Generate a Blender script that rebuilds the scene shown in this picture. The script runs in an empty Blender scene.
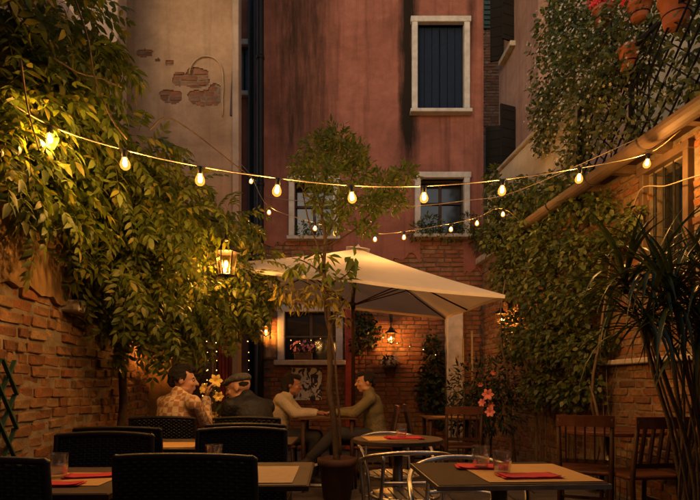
import bpy, bmesh, math, random
import numpy as np
from mathutils import Vector, Matrix, noise

random.seed(7)
RNG = np.random.default_rng(7)
scene = bpy.context.scene
COL = scene.collection
R = math.radians

# ------------------------------------------------------------------ camera
F, HORIZON, CAM_H = 544.0, 386.0, 1.10          # focal length in photo pixels, horizon row, eye height
cam_data = bpy.data.cameras.new('camera')
cam = bpy.data.objects.new('camera', cam_data)
COL.objects.link(cam)
cam.location = (0, 0, CAM_H)
cam.rotation_euler = (R(90), 0, 0)
cam_data.sensor_width = 36
cam_data.lens = F / 700 * 36
cam_data.shift_y = (HORIZON - 250) / 700
cam_data.clip_start = 0.05
cam_data.clip_end = 500
scene.camera = cam

# ------------------------------------------------------------------ sky and sun (dusk)
world = bpy.data.worlds.new('World')
scene.world = world
world.use_nodes = True
wn, wl = world.node_tree.nodes, world.node_tree.links
sky = wn.new('ShaderNodeTexSky')
sky.sky_type = 'NISHITA'
sky.sun_disc = False
SUN_EL, SUN_ROT = 14.0, 200.0
sky.sun_elevation = R(SUN_EL)
sky.sun_rotation = R(SUN_ROT)
sky.dust_density = 1.5
tint = wn.new('ShaderNodeMix'); tint.data_type = 'RGBA'; tint.blend_type = 'MULTIPLY'
tint.inputs[0].default_value = 1.0
tint.inputs[7].default_value = (1.0, 0.92, 0.85, 1)        # the photograph's warm white balance
wl.new(sky.outputs[0], tint.inputs[6])
bg = wn['Background']
wl.new(tint.outputs[2], bg.inputs[0])
bg.inputs[1].default_value = 0.15
sun_data = bpy.data.lights.new('sun', 'SUN')
sun_data.energy = 0.05
sun_data.angle = R(25)
sun_data.color = (1.0, 0.78, 0.58)
sun = bpy.data.objects.new('sun', sun_data)
COL.objects.link(sun)
sun.rotation_euler = (R(90 - SUN_EL), 0, R(180 - SUN_ROT))

scene.view_settings.view_transform = 'Standard'
scene.view_settings.look = 'None'
scene.view_settings.gamma = 1
scene.view_settings.use_curve_mapping = False
scene.view_settings.exposure = 0.0
BULB = 1400.0                                       # radiance of a string-light bulb

scene.render.engine = 'CYCLES'
cy = scene.cycles
cy.use_denoising = True
try:
    cy.denoiser = 'OPENIMAGEDENOISE'
    cy.denoising_input_passes = 'RGB_ALBEDO_NORMAL'
except Exception:
    pass
cy.max_bounces = 6
cy.diffuse_bounces = 3
cy.glossy_bounces = 3
cy.transmission_bounces = 5
cy.transparent_max_bounces = 6
cy.caustics_reflective = False
cy.caustics_refractive = False
cy.sample_clamp_indirect = 4.0

# ------------------------------------------------------------------ positions
def P(px, py, d):
    """point at depth d metres on the ray of a photo pixel"""
    return Vector(((px - 350) / F * d, d, CAM_H + (HORIZON - py) / F * d))

def LW(d, off=0.0, z=0.0):        # left wall: a point at depth d, off metres into the court
    return Vector((-1.65 - .11 * d + off, d, z))

def RW(d, off=0.0, z=0.0):        # right wall
    return Vector((3.28 - .11 * d - off, d, z))

WT = Vector((-.11, 1, 0)).normalized()           # both walls run this way
BACK = 9.5                                       # depth of the rose-red facade

# ------------------------------------------------------------------ materials
MATS = {}

def lin(c):
    return tuple(((v / 255) / 12.92 if v / 255 <= .04045 else ((v / 255 + .055) / 1.055) ** 2.4) for v in c)

class NT:
    def __init__(s, name):
        s.m = bpy.data.materials.new(name); s.m.use_nodes = True
        s.n = s.m.node_tree.nodes; s.l = s.m.node_tree.links
        s.b = s.n['Principled BSDF']; s.out = s.n['Material Output']
    def add(s, t, **kw):
        n = s.n.new(t)
        for k, v in kw.items(): setattr(n, k, v)
        return n
    def ln(s, a, b): s.l.new(a, b)
    def coord(s, scale=(1, 1, 1), kind='Object', loc=(0, 0, 0)):
        t = s.add('ShaderNodeTexCoord'); m = s.add('ShaderNodeMapping')
        m.inputs['Scale'].default_value = scale; m.inputs['Location'].default_value = loc
        s.ln(t.outputs[kind], m.inputs[0]); return m.outputs[0]
    def noise(s, co, scale, detail=4, rough=.6, dist=0):
        n = s.add('ShaderNodeTexNoise'); n.inputs['Scale'].default_value = scale
        n.inputs['Detail'].default_value = detail; n.inputs['Roughness'].default_value = rough
        n.inputs['Distortion'].default_value = dist
        s.ln(co, n.inputs['Vector']); return n.outputs[0]
    def ramp(s, fac, stops, interp='LINEAR'):
        r = s.add('ShaderNodeValToRGB'); r.color_ramp.interpolation = interp
        e = r.color_ramp.elements
        while len(e) < len(stops): e.new(.5)
        for el, (p, c) in zip(e, stops):
            el.position = p; el.color = (*c, 1) if len(c) == 3 else c
        s.ln(fac, r.inputs[0]); return r.outputs[0]
    def mix(s, fac, a, b, mode='MIX'):
        m = s.add('ShaderNodeMix'); m.data_type = 'RGBA'; m.blend_type = mode
        for v, i in ((fac, 0), (a, 6), (b, 7)):
            if hasattr(v, 'is_linked') or hasattr(v, 'node'): s.ln(v, m.inputs[i])
            elif i == 0: m.inputs[0].default_value = v
            else: m.inputs[i].default_value = (*v, 1)
        return m.outputs[2]
    def math(s, op, a, b=0.0, clamp=False):
        m = s.add('ShaderNodeMath'); m.operation = op; m.use_clamp = clamp
        for v, i in ((a, 0), (b, 1)):
            if hasattr(v, 'node'): s.ln(v, m.inputs[i])
            else: m.inputs[i].default_value = v
        return m.outputs[0]
    def sep(s, co):
        n = s.add('ShaderNodeSeparateXYZ'); s.ln(co, n.inputs[0]); return n.outputs
    def rnd(s):
        """one random number per object and per loose piece"""
        g = s.add('ShaderNodeNewGeometry'); o = s.add('ShaderNodeObjectInfo')
        a = s.math('ADD', g.outputs['Random Per Island'], o.outputs['Random'])
        return s.math('FRACT', a)
    def bump(s, h, strength=.3, dist=.01):
        b = s.add('ShaderNodeBump'); b.inputs['Strength'].default_value = strength
        b.inputs['Distance'].default_value = dist
        s.ln(h, b.inputs['Height']); s.ln(b.outputs[0], s.b.inputs['Normal'])
    def set(s, col=None, rough=None, metal=None, spec=None):
        if col is not None:
            if hasattr(col, 'node'): s.ln(col, s.b.inputs['Base Color'])
            else: s.b.inputs['Base Color'].default_value = (*col, 1)
        if rough is not None:
            if hasattr(rough, 'node'): s.ln(rough, s.b.inputs['Roughness'])
            else: s.b.inputs['Roughness'].default_value = rough
        if metal is not None: s.b.inputs['Metallic'].default_value = metal
        if spec is not None: s.b.inputs['Specular IOR Level'].default_value = spec
        return s.m

def plain(name, col, rough=.6, metal=0, var=.25, scale=8, bump=.15, bdist=.004, spec=.4):
    t = NT(name)
    n = t.noise(t.coord(), scale, 5)
    c = t.ramp(n, [(.3, tuple(v * (1 - var) for v in col)), (.7, tuple(min(1, v * (1 + var)) for v in col))])
    t.set(c, None, metal, spec)
    t.ln(t.ramp(n, [(.2, (rough * .8,) * 3), (.8, (min(1, rough * 1.2),) * 3)]), t.b.inputs['Roughness'])
    if bump: t.bump(t.noise(t.coord(), scale * 6, 3), bump, bdist)
    MATS[name] = t.m
    return t.m

def brick_mat(name, cols, dirt=.5):
    t = NT(name)
    r = t.rnd()
    n = len(cols)
    c = t.ramp(r, [((i + .5) / n, k) for i, k in enumerate(cols)])
    co = t.coord()
    nz = t.noise(co, 14, 6, .7)
    c = t.mix(t.ramp(nz, [(.35, (0, 0, 0)), (.75, (dirt,) * 3)]), c, (.05, .035, .025))
    nw = t.noise(co, 5, 5, .65)
    c = t.mix(t.ramp(nw, [(.58, (0, 0, 0)), (.72, (.55,) * 3)]), c, (.42, .34, .24))      # lime bloom
    nb = t.noise(co, 22, 6, .75)
    c = t.mix(t.ramp(nb, [(.50, (0, 0, 0)), (.62, (.6,) * 3)]), c, (.16, .085, .045))
    t.set(c, .9, 0, .2)
    t.bump(t.mix(.5, t.noise(co, 18, 6, .7), t.noise(co, 70, 6, .75)), 1.0, .014)
    MATS[name] = t.m

def leaf_mat(name, cols, trans=.35, rough=.45, tcol=None):
    t = NT(name)
    n = len(cols)
    c = t.ramp(t.rnd(), [((i + .5) / n, k) for i, k in enumerate(cols)])
    nz = t.noise(t.coord(), 9, 3)
    c = t.mix(t.ramp(nz, [(.35, (0, 0, 0)), (.7, (.35,) * 3)]), c, tuple(v * .45 for v in cols[0]))
    t.set(c, rough, 0, .35)
    tr = t.add('ShaderNodeBsdfTranslucent')
    t.ln(t.mix(1.0, c, tcol or (1.3, 1.25, .5), 'MULTIPLY'), tr.inputs[0])
    mx = t.add('ShaderNodeMixShader'); mx.inputs[0].default_value = trans
    t.ln(t.b.outputs[0], mx.inputs[1]); t.ln(tr.outputs[0], mx.inputs[2])
    t.ln(mx.outputs[0], t.out.inputs[0])
    MATS[name] = t.m

def emit_mat(name, col, strength):
    t = NT(name)
    e = t.add('ShaderNodeEmission'); e.inputs[0].default_value = (*col, 1); e.inputs[1].default_value = strength
    t.ln(e.outputs[0], t.out.inputs[0]); MATS[name] = t.m

def glass_mat(name, col, rough=.04, base=.04, edge=.6, through=(.93, .90, .85), haze=.0):
    """thin clear glass: see-through face on, mirror-like at the rim"""
    t = NT(name)
    t.n.remove(t.b)
    gl_ = t.add('ShaderNodeBsdfGlossy'); gl_.inputs['Color'].default_value = (*col, 1); gl_.inputs['Roughness'].default_value = rough
    tr = t.add('ShaderNodeBsdfTransparent'); tr.inputs[0].default_value = (*through, 1)
    mx = t.add('ShaderNodeMixShader')
    lw = t.add('ShaderNodeLayerWeight'); lw.inputs[0].default_value = .4
    t.ln(t.math('ADD', t.math('MULTIPLY', lw.outputs[1], edge), base, True), mx.inputs[0])
    df = t.add('ShaderNodeBsdfDiffuse'); df.inputs[0].default_value = (*col, 1)
    m2 = t.add('ShaderNodeMixShader'); m2.inputs[0].default_value = haze
    t.ln(tr.outputs[0], m2.inputs[1]); t.ln(df.outputs[0], m2.inputs[2])
    t.ln(m2.outputs[0], mx.inputs[1]); t.ln(gl_.outputs[0], mx.inputs[2])
    t.ln(mx.outputs[0], t.out.inputs[0]); MATS[name] = t.m

def plaster_mat(name, base, dark, light, streak=0.0, xbands=(), patch=None):
    """old render: broad blotches, run-off streaks, optional soot runs at given x (object space)"""
    t = NT(name)
    co = t.coord()
    c = t.ramp(t.noise(co, .9, 6, .65, .6), [(.28, dark), (.5, base), (.72, light)])
    fine = t.noise(co, 7, 8, .75)
    c = t.mix(t.ramp(fine, [(.4, (0, 0, 0)), (.7, (.5,) * 3)]), c, dark)
    hz = t.noise(t.coord((.6, .6, 1.5)), 1.5, 7, .72, .3)                 # sagging horizontal weathering
    c = t.mix(t.ramp(hz, [(.45, (0, 0, 0)), (.75, (.45,) * 3)]), c, tuple(v * .6 for v in dark))
    if streak:
        st = t.noise(t.coord((5, 5, .22)), 1.3, 5, .6, .4)
        c = t.mix(t.ramp(st, [(.52, (0, 0, 0)), (.7, (streak,) * 3)]), c, tuple(v * .25 for v in dark))
    xyz = t.sep(co)
    for (x, w, z0, z1, amt) in xbands:
        wob = t.math('MULTIPLY', t.math('SUBTRACT', t.noise(t.coord((1, 1, .8)), 2.2, 5, .7), .5), w * .9)
        dx = t.math('ABSOLUTE', t.math('SUBTRACT', t.math('ADD', xyz[0], wob), x))
        m = t.math('SUBTRACT', 1.0, t.math('DIVIDE', dx, w), True)
        zz = t.math('DIVIDE', t.math('SUBTRACT', xyz[2], z0), z1 - z0, True)
        brk = t.ramp(t.noise(t.coord((6, 6, .7)), 2.0, 6, .7), [(.25, (.35,) * 3), (.6, (1,) * 3)])
        m = t.math('MULTIPLY', t.math('MULTIPLY', t.math('POWER', m, .6), zz), amt)
        m = t.math('MULTIPLY', m, brk)
        c = t.mix(m, c, (.018, .013, .010))
    t.set(c, .92, 0, .15)
    h = t.mix(.5, t.noise(co, 5, 8, .7), t.noise(co, 45, 5, .7))
    t.bump(h, .6, .02)
    MATS[name] = t.m

brick_mat('brick_old', [(.30, .14, .06), (.38, .20, .085), (.20, .08, .038), (.42, .26, .12), (.14, .065, .038), (.34, .13, .05)], .75)
brick_mat('brick_red', [(.30, .11, .055), (.36, .15, .075), (.22, .085, .05), (.32, .17, .10)], .6)
plain('mortar', (.20, .155, .105), .95, var=.4, scale=10, bump=.8, bdist=.01)
plain('mortar_dark', (.12, .09, .065), .95, var=.4, scale=10, bump=.8, bdist=.01)
plaster_mat('plaster_rose', (.30, .120, .088), (.17, .068, .050), (.36, .155, .115), .5,
            xbands=[(-1.42, .5, 3.6, 5.4, .9), (-1.0, .42, 3.6, 6.2, .75), (.62, .20, 4.6, 5.6, 1.6), (1.72, .10, 6.4, 7.4, .8)])
plaster_mat('plaster_ochre', (.44, .29, .18), (.28, .17, .10), (.52, .37, .24), .25)
plaster_mat('plaster_pale', (.44, .33, .25), (.30, .21, .15), (.50, .40, .31), .25)
plaster_mat('plaster_pink', (.40, .24, .18), (.25, .14, .10), (.46, .29, .22), .35)
plaster_mat('plaster_cream', (.60, .50, .33), (.46, .36, .22), (.66, .57, .40), .2)
plaster_mat('plaster_wall', (.26, .155, .065), (.15, .085, .04), (.33, .21, .10), .4)
plain('stone_white', (.46, .43, .40), .8, var=.25, scale=7, bump=.4)
plain('stone_sill', (.42, .36, .28), .85, var=.3, scale=9, bump=.4)
plain('slab', (.085, .07, .058), .75, var=.4, scale=5, bump=.5)
plain('earth', (.05, .04, .03), .95, var=.3, scale=5, bump=.4)
plain('shutter_blue', (.010, .018, .040), .7, var=.3, scale=20, bump=.2, spec=.12)
plain('shutter_dark', (.016, .014, .013), .7, var=.3, scale=20, bump=.2, spec=.15)
plain('shutter_green', (.03, .055, .045), .6, var=.3, scale=20, bump=.2)
plain('red_paint', (.28, .035, .02), .6, var=.3, scale=14, bump=.2)
plain('iron', (.025, .022, .02), .5, .6, var=.3, scale=30, bump=.2)
plain('copper_gutter', (.085, .052, .030), .65, .2, var=.35, scale=6, bump=.2)
plain('bark', (.065, .042, .027), .9, var=.4, scale=16, bump=.9, bdist=.01)
plain('twig', (.14, .095, .05), .8, var=.3, scale=16, bump=.3)
plain('canvas', (.78, .74, .68), .85, var=.06, scale=3, bump=.12, bdist=.003)
plain('wood_dark', (.042, .018, .010), .5, var=.35, scale=10, bump=.25, spec=.25)
plain('wood_red', (.095, .034, .018), .45, var=.35, scale=10, bump=.2, spec=.3)
plain('wood_mid', (.11, .065, .033), .6, var=.3, scale=10, bump=.25)
plain('wicker', (.011, .009, .008), .5, var=.3, scale=40, bump=.2, spec=.35)
plain('steel', (.55, .53, .50), .36, 1.0, var=.12, scale=30, bump=0)
plain('steel_dull', (.20, .19, .18), .4, .9, var=.2, scale=20, bump=.05)
plain('table_black', (.050, .031, .020), .6, var=.35, scale=14, bump=.12, spec=.06)
plain('table_grey', (.09, .064, .045), .6, var=.3, scale=14, bump=.12, spec=.08)
plain('placemat', (.50, .29, .085), .85, var=.1, scale=25, bump=.3, bdist=.002)
plain('placemat_pale', (.36, .26, .15), .85, var=.12, scale=25, bump=.3, bdist=.002)
plain('napkin', (.50, .022, .035), .85, var=.1, scale=25, bump=.25, bdist=.002)
plain('terracotta', (.38, .13, .06), .85, var=.25, scale=9, bump=.25)
plain('pot_dark', (.075, .034, .022), .7, var=.3, scale=9, bump=.25)
plain('skin', (.46, .245, .155), .55, var=.08, scale=20, bump=.1, bdist=.001)
plain('skin_dark', (.32, .15, .09), .55, var=.08, scale=20, bump=.1, bdist=.001)
plain('hair_black', (.012, .009, .008), .5, var=.4, scale=50, bump=.9, bdist=.012)
plain('cloth_black', (.007, .0065, .007), .6, var=.3, scale=9, bump=.5, bdist=.02)
plain('cloth_cream', (.55, .46, .33), .9, var=.15, scale=11, bump=.5, bdist=.02)
plain('cloth_olive', (.15, .125, .065), .85, var=.2, scale=9, bump=.5, bdist=.02)
plain('cloth_denim', (.03, .028, .032), .85, var=.3, scale=9, bump=.4, bdist=.01)
plain('cap_tweed', (.075, .07, .065), .9, var=.5, scale=70, bump=.5, bdist=.004)
plain('shoe_dark', (.03, .022, .02), .6, var=.2, bump=.1)
plain('rubber_white', (.6, .55, .48), .7, var=.1, bump=.1)
plain('eye_white', (.30, .26, .23), .3, var=.02, bump=0)
plain('lily_yellow', (.85, .62, .16), .6, var=.1, scale=20, bump=.1)
plain('lily_pink', (.80, .26, .22), .6, var=.25, scale=20, bump=.1)
plain('petal_white', (.62, .56, .42), .7, var=.08, bump=.1)
plain('petal_red', (.70, .02, .015), .6, var=.25, bump=.1)
plain('petal_pink', (.70, .25, .30), .6, var=.2, bump=.1)
plain('pane_dark', (.012, .014, .016), .08, var=.2, bump=.03, spec=.8)
plain('pane_sky_reflection', (.10, .19, .30), .12, var=.2, bump=.03, spec=.8)  # sky reflection painted into the pane's base colour
plain('trellis_green', (.02, .06, .035), .55, var=.2, bump=.2)
plain('bamboo', (.42, .30, .14), .6, var=.25, bump=.2)
plain('cable', (.30, .24, .16), .55, var=.2, bump=0)
plain('black_plastic', (.012, .011, .010), .5, var=.2, bump=0)
leaf_mat('leaf_wisteria', [(.06, .095, .014), (.10, .14, .02), (.15, .18, .028), (.08, .12, .018), (.23, .21, .03)], .45)
leaf_mat('leaf_tree', [(.09, .14, .024), (.14, .19, .034), (.06, .095, .018), (.21, .23, .045)], .42)
leaf_mat('leaf_ivy', [(.045, .07, .016), (.085, .115, .022), (.13, .16, .032), (.03, .048, .013), (.19, .195, .045)], .3)
leaf_mat('leaf_jasmine', [(.08, .105, .03), (.16, .18, .045), (.30, .30, .11), (.06, .08, .022)], .35)
leaf_mat('leaf_palm', [(.022, .038, .012), (.035, .055, .016), (.05, .065, .018)], .15, .35)
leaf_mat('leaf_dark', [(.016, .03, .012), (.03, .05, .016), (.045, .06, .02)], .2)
leaf_mat('leaf_lamplit', [(.30, .24, .04), (.20, .19, .035)], .4)  # warm lamplight put into the leaf colour
WARM = (1.0, .50, .14)
emit_mat('bulb_glow', WARM, BULB * 3.2)
emit_mat('bulb_small', WARM, BULB * 1.2)
emit_mat('lantern_glow', (1.0, .52, .15), BULB * 4.5)
emit_mat('fairy_glow', (1.0, .46, .12), 9)
emit_mat('lamp_glow', (1.0, .48, .13), BULB * 3.2)
emit_mat('window_lit', (1.0, .55, .2), .25)
glass_mat('glass', (.95, .92, .88), .05, .10, .9, (.94, .91, .87), .045)
def bulb_glass(name, col, strength, clear):
    t = NT(name)                                   # amber bulb glass: mostly clear, with an amber glow put in as its own emission
    tr = t.add('ShaderNodeBsdfTransparent'); tr.inputs[0].default_value = (1, .9, .72, 1)
    e = t.add('ShaderNodeEmission'); e.inputs[0].default_value = (*col, 1); e.inputs[1].default_value = strength
    a = t.add('ShaderNodeMixShader'); a.inputs[0].default_value = 1 - clear
    t.ln(tr.outputs[0], a.inputs[1]); t.ln(e.outputs[0], a.inputs[2]); t.ln(a.outputs[0], t.out.inputs[0]); MATS[name] = t.m
bulb_glass('bulb_glass', (1.0, .40, .05), 2.6, .6)
glass_mat('glass_amber', (.9, .7, .4), .10, .05, .4, (1, .85, .6))

# checked shirt: ochre and cream squares
t = NT('cloth_check')
ck = t.add('ShaderNodeTexChecker'); ck.inputs['Scale'].default_value = 24
ck.inputs[1].default_value = (.62, .47, .30, 1); ck.inputs[2].default_value = (.36, .17, .075, 1)
wv = t.add('ShaderNodeVectorMath'); wv.operation = 'ADD'
nv = t.add('ShaderNodeTexNoise'); nv.inputs['Scale'].default_value = 7; t.ln(t.coord(), nv.inputs['Vector'])
sc = t.add('ShaderNodeVectorMath'); sc.operation = 'SCALE'; sc.inputs['Scale'].default_value = .035
t.ln(nv.outputs['Color'], sc.inputs[0]); t.ln(t.coord(), wv.inputs[0]); t.ln(sc.outputs[0], wv.inputs[1])
t.ln(wv.outputs[0], ck.inputs[0])
t.set(t.mix(t.ramp(t.noise(t.coord(), 30, 4), [(.4, (0, 0, 0)), (.7, (.4,) * 3)]), ck.outputs[0], (.40, .27, .14)), .9, 0, .2)
t.bump(t.noise(t.coord(), 9, 4), .5, .02)
MATS['cloth_check'] = t.m
# poster: ink blots on pale paper
t = NT('poster_print')
v = t.noise(t.coord((1, 1, .8)), 9, 5, .55, 1.5)
t.set(t.ramp(v, [(.47, (.03, .03, .035)), (.52, (.62, .60, .56))]), .7)
MATS['poster_print'] = t.m
# painted picture in the frame beside the window
t = NT('picture_print')
v = t.noise(t.coord(), 5, 4, .6, 1)
t.set(t.ramp(v, [(.35, (.09, .05, .02)), (.5, (.25, .13, .05)), (.65, (.36, .24, .12))]), .6)
MATS['picture_print'] = t.m

# ------------------------------------------------------------------ object helpers
def tag(o, label=None, cat=None, group=None, kind=None):
    if label: o['label'] = label
    if cat: o['category'] = cat
    if group: o['group'] = group
    if kind: o['kind'] = kind
    return o

def empty(name, loc=(0, 0, 0), rz=0, label=None, cat=None, group=None):
    o = bpy.data.objects.new(name, None)
    COL.objects.link(o)
    o.location = loc; o.rotation_euler.z = rz
    o.empty_display_size = .1
    return tag(o, label, cat, group)

def wloc(o):
    v = Vector((0, 0, 0))
    while o is not None:
        v += o.location; o = o.parent
    return v

def link(name, me, mat=None, parent=None, loc=None):
    if mat and not me.materials: me.materials.append(MATS[mat] if isinstance(mat, str) else mat)
    o = bpy.data.objects.new(name, me)
    COL.objects.link(o)
    if parent: o.parent = parent
    if loc is not None: o.location = loc
    return o

def np_mesh(name, verts, faces, smooth=False):
    """verts (n,3) array, faces (m,k) array"""
    me = bpy.data.meshes.new(name)
    verts = np.asarray(verts, np.float32); faces = np.asarray(faces, np.int32)
    k = faces.shape[1]; m = len(faces)
    me.vertices.add(len(verts)); me.vertices.foreach_set('co', verts.ravel())
    me.loops.add(m * k); me.loops.foreach_set('vertex_index', faces.ravel())
    me.polygons.add(m)
    me.polygons.foreach_set('loop_start', np.arange(0, m * k, k, dtype=np.int32))
    if smooth: me.polygons.foreach_set('use_smooth', np.ones(m, bool))
    me.update(calc_edges=True); me.validate()
    return me

def copy_tree(o, parent=None):
    c = o.copy(); COL.objects.link(c); c.parent = parent
    for ch in list(o.children): copy_tree(ch, c)
    return c

class MB:
    """collects shapes; build() links them as ONE mesh object"""
    def __init__(s): s.v = []; s.f = []
    def add(s, vs, fs):
        o = len(s.v); s.v += [Vector(v) for v in vs]; s.f += [tuple(i + o for i in f) for f in fs]; return s
    def box(s, c, size, rot=None, bev=0):
        c = Vector(c); hx, hy, hz = (v / 2 for v in size)
        M = rot.to_3x3() if rot is not None else Matrix.Identity(3)
        if not bev:
            vs = [M @ Vector((x * hx, y * hy, z * hz)) + c for z in (-1, 1) for y in (-1, 1) for x in (-1, 1)]
            return s.add(vs, [(0, 2, 3, 1), (4, 5, 7, 6), (0, 1, 5, 4), (2, 6, 7, 3), (0, 4, 6, 2), (1, 3, 7, 5)])
        b = min(bev, hx * .9, hy * .9, hz * .9)
        bm = bmesh.new(); bmesh.ops.create_cube(bm, size=1)
        for v in bm.verts: v.co = Vector((v.co.x * 2 * hx, v.co.y * 2 * hy, v.co.z * 2 * hz))
        bmesh.ops.bevel(bm, geom=bm.edges[:], offset=b, segments=1, affect='EDGES')
        bm.verts.index_update()
        s.add([M @ v.co + c for v in bm.verts], [[v.index for v in f.verts] for f in bm.faces]); bm.free(); return s
    def bar(s, a, b, w, h=None, up=(0, 0, 1)):
        a, b = Vector(a), Vector(b); h = h or w
        x = (b - a); L = x.length; x.normalize(); up = Vector(up)
        if abs(x.dot(up)) > .98: up = Vector((0, 1, 0))
        y = up.cross(x).normalized(); z = x.cross(y)
        M = Matrix((x, y, z)).transposed()
        return s.box((a + b) / 2, (L, w, h), M)
    def tube(s, pts, r, n=8, cap=True, closed=False):
        pts = [Vector(p) for p in pts]; m = len(pts)
        rr = r if isinstance(r, (list, tuple)) else [r] * m
        vs, prev = [], None
        for i, p in enumerate(pts):
            if closed: tdir = pts[(i + 1) % m] - pts[i - 1]
            else: tdir = pts[min(i + 1, m - 1)] - pts[max(i - 1, 0)]
            tdir = tdir.normalized() if tdir.length > 1e-9 else Vector((0, 0, 1))
            if prev is None:
                a = Vector((0, 0, 1)) if abs(tdir.z) < .9 else Vector((1, 0, 0))
                u = a.cross(tdir).normalized()
            else:
                u = (prev - tdir * prev.dot(tdir))
                u = u.normalized() if u.length > 1e-6 else prev
            w = tdir.cross(u); prev = u
            vs += [p + (u * math.cos(k * 2 * math.pi / n) + w * math.sin(k * 2 * math.pi / n)) * rr[i] for k in range(n)]
        fs = []
        for i in range(m if closed else m - 1):
            j = (i + 1) % m
            fs += [(i * n + k, i * n + (k + 1) % n, j * n + (k + 1) % n, j * n + k) for k in range(n)]
        if cap and not closed: fs += [tuple(range(n - 1, -1, -1)), tuple((m - 1) * n + k for k in range(n))]
        return s.add(vs, fs)
    def lathe(s, prof, c=(0, 0, 0), n=16, cap=True, sx=1, sy=1):
        c = Vector(c); vs = []
        for r, z in prof:
            vs += [c + Vector((r * sx * math.cos(k * 2 * math.pi / n), r * sy * math.sin(k * 2 * math.pi / n), z)) for k in range(n)]
        m = len(prof)
        fs = [(i * n + k, i * n + (k + 1) % n, (i + 1) * n + (k + 1) % n, (i + 1) * n + k) for i in range(m - 1) for k in range(n)]
        if cap: fs += [tuple(range(n - 1, -1, -1)), tuple((m - 1) * n + k for k in range(n))]
        return s.add(vs, fs)
    def ball(s, c, rx, ry=None, rz=None, M=None, n=14, m=9):
        ry = ry or rx; rz = rz or rx; c = Vector(c); M = M or Matrix.Identity(3)
        vs = [c + M @ Vector((0, 0, -rz))]
        for i in range(1, m):
            a = -math.pi / 2 + math.pi * i / m
            vs += [c + M @ Vector((rx * math.cos(a) * math.cos(k * 2 * math.pi / n), ry * math.cos(a) * math.sin(k * 2 * math.pi / n), rz * math.sin(a))) for k in range(n)]
        vs.append(c + M @ Vector((0, 0, rz)))
        fs = [(0, 1 + (k + 1) % n, 1 + k) for k in range(n)]
        for i in range(m - 2):
            o = 1 + i * n
            fs += [(o + k, o + (k + 1) % n, o + n + (k + 1) % n, o + n + k) for k in range(n)]
        o = 1 + (m - 2) * n; e = len(vs) - 1
        fs += [(o + k, o + (k + 1) % n, e) for k in range(n)]
        return s.add(vs, fs)
    def capsule(s, a, b, ra, rb, n=12):
        a, b = Vector(a), Vector(b); x = (b - a).normalized()
        pts, rr = [], []
        for k in range(5):
            q = math.pi / 2 * k / 4; pts.append(a - x * ra * math.cos(q)); rr.append(max(ra * math.sin(q), .0008))
        for k in range(5):
            q = math.pi / 2 * k / 4; pts.append(b + x * rb * math.sin(q)); rr.append(max(rb * math.cos(q), .0008))
        return s.tube(pts, rr, n)
    def mesh(s, name, off=None, smooth=False):
        me = bpy.data.meshes.new(name)
        vs = [v - off for v in s.v] if off is not None else s.v
        me.from_pydata([tuple(v) for v in vs], [], s.f)
        if smooth: me.polygons.foreach_set('use_smooth', [True] * len(me.polygons))
        me.update(); return me
    def build(s, name, mat, parent=None, world=True, smooth=False, kind=None):
        """world=True: the shapes were given in world space and the parent is only translated"""
        off = wloc(parent) if (parent is not None and world) else None
        o = link(name, s.mesh(name, off, smooth), mat, parent)
        if kind: o['kind'] = kind
        return o

def smoothpath(pts, n=6):
    """Catmull-Rom through the points"""
    pts = [Vector(p) for p in pts]; out = []
    q = [pts[0] * 2 - pts[1]] + pts + [pts[-1] * 2 - pts[-2]]
    for i in range(1, len(q) - 2):
        for k in range(n):
            u = k / n
            out.append(.5 * ((2 * q[i]) + (q[i + 1] - q[i - 1]) * u + (2 * q[i - 1] - 5 * q[i] + 4 * q[i + 1] - q[i + 2]) * u * u
                             + (3 * q[i] - q[i - 1] - 3 * q[i + 1] + q[i + 2]) * u ** 3))
    out.append(pts[-1]); return out

def remeshed(mb, name, voxel, smooth=4, off=None):
    """union of overlapping shapes as one continuous surface"""
    me = mb.mesh(name, off)
    o = bpy.data.objects.new(name, me); COL.objects.link(o)
    r = o.modifiers.new('r', 'REMESH'); r.mode = 'VOXEL'; r.voxel_size = voxel; r.use_smooth_shade = True
    if smooth:
        sm = o.modifiers.new('s', 'SMOOTH'); sm.factor = .5; sm.iterations = smooth
    dg = bpy.context.evaluated_depsgraph_get()
    out = bpy.data.meshes.new_from_object(o.evaluated_get(dg))
    bpy.data.objects.remove(o); bpy.data.meshes.remove(me)
    out.name = name
    return out

# ================================================================== THE SETTING
g = MB()
g.box((0, 8, -.08), (80, 80, .1))
ground = g.build('ground', 'earth')
tag(ground, kind='structure')

slab_meshes = []
for k in range(5):
    m = MB(); m.box((0, 0, 0), (.585, .385, .04), bev=.008)
    rr = random.Random(k)
    for v in m.v: v += Vector((rr.uniform(-.006, .006), rr.uniform(-.006, .006), rr.uniform(-.002, .002)))
    slab_meshes.append(m.mesh('paving_slab'))
    slab_meshes[-1].materials.append(MATS['slab'])
row = 0; y = 2.6
while y < 9.4:
    x = -2.6 + (.3 if row % 2 else 0)
    while x < 3.0:
        if -1.5 - .11 * y - .2 < x < 3.2 - .11 * y:
            o = link('paving_slab', random.choice(slab_meshes), None, ground, (x, y, -.021 + random.uniform(-.002, .001)))
            o.rotation_euler.z = random.uniform(-.008, .008)
        x += .6
    y += .4; row += 1

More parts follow.
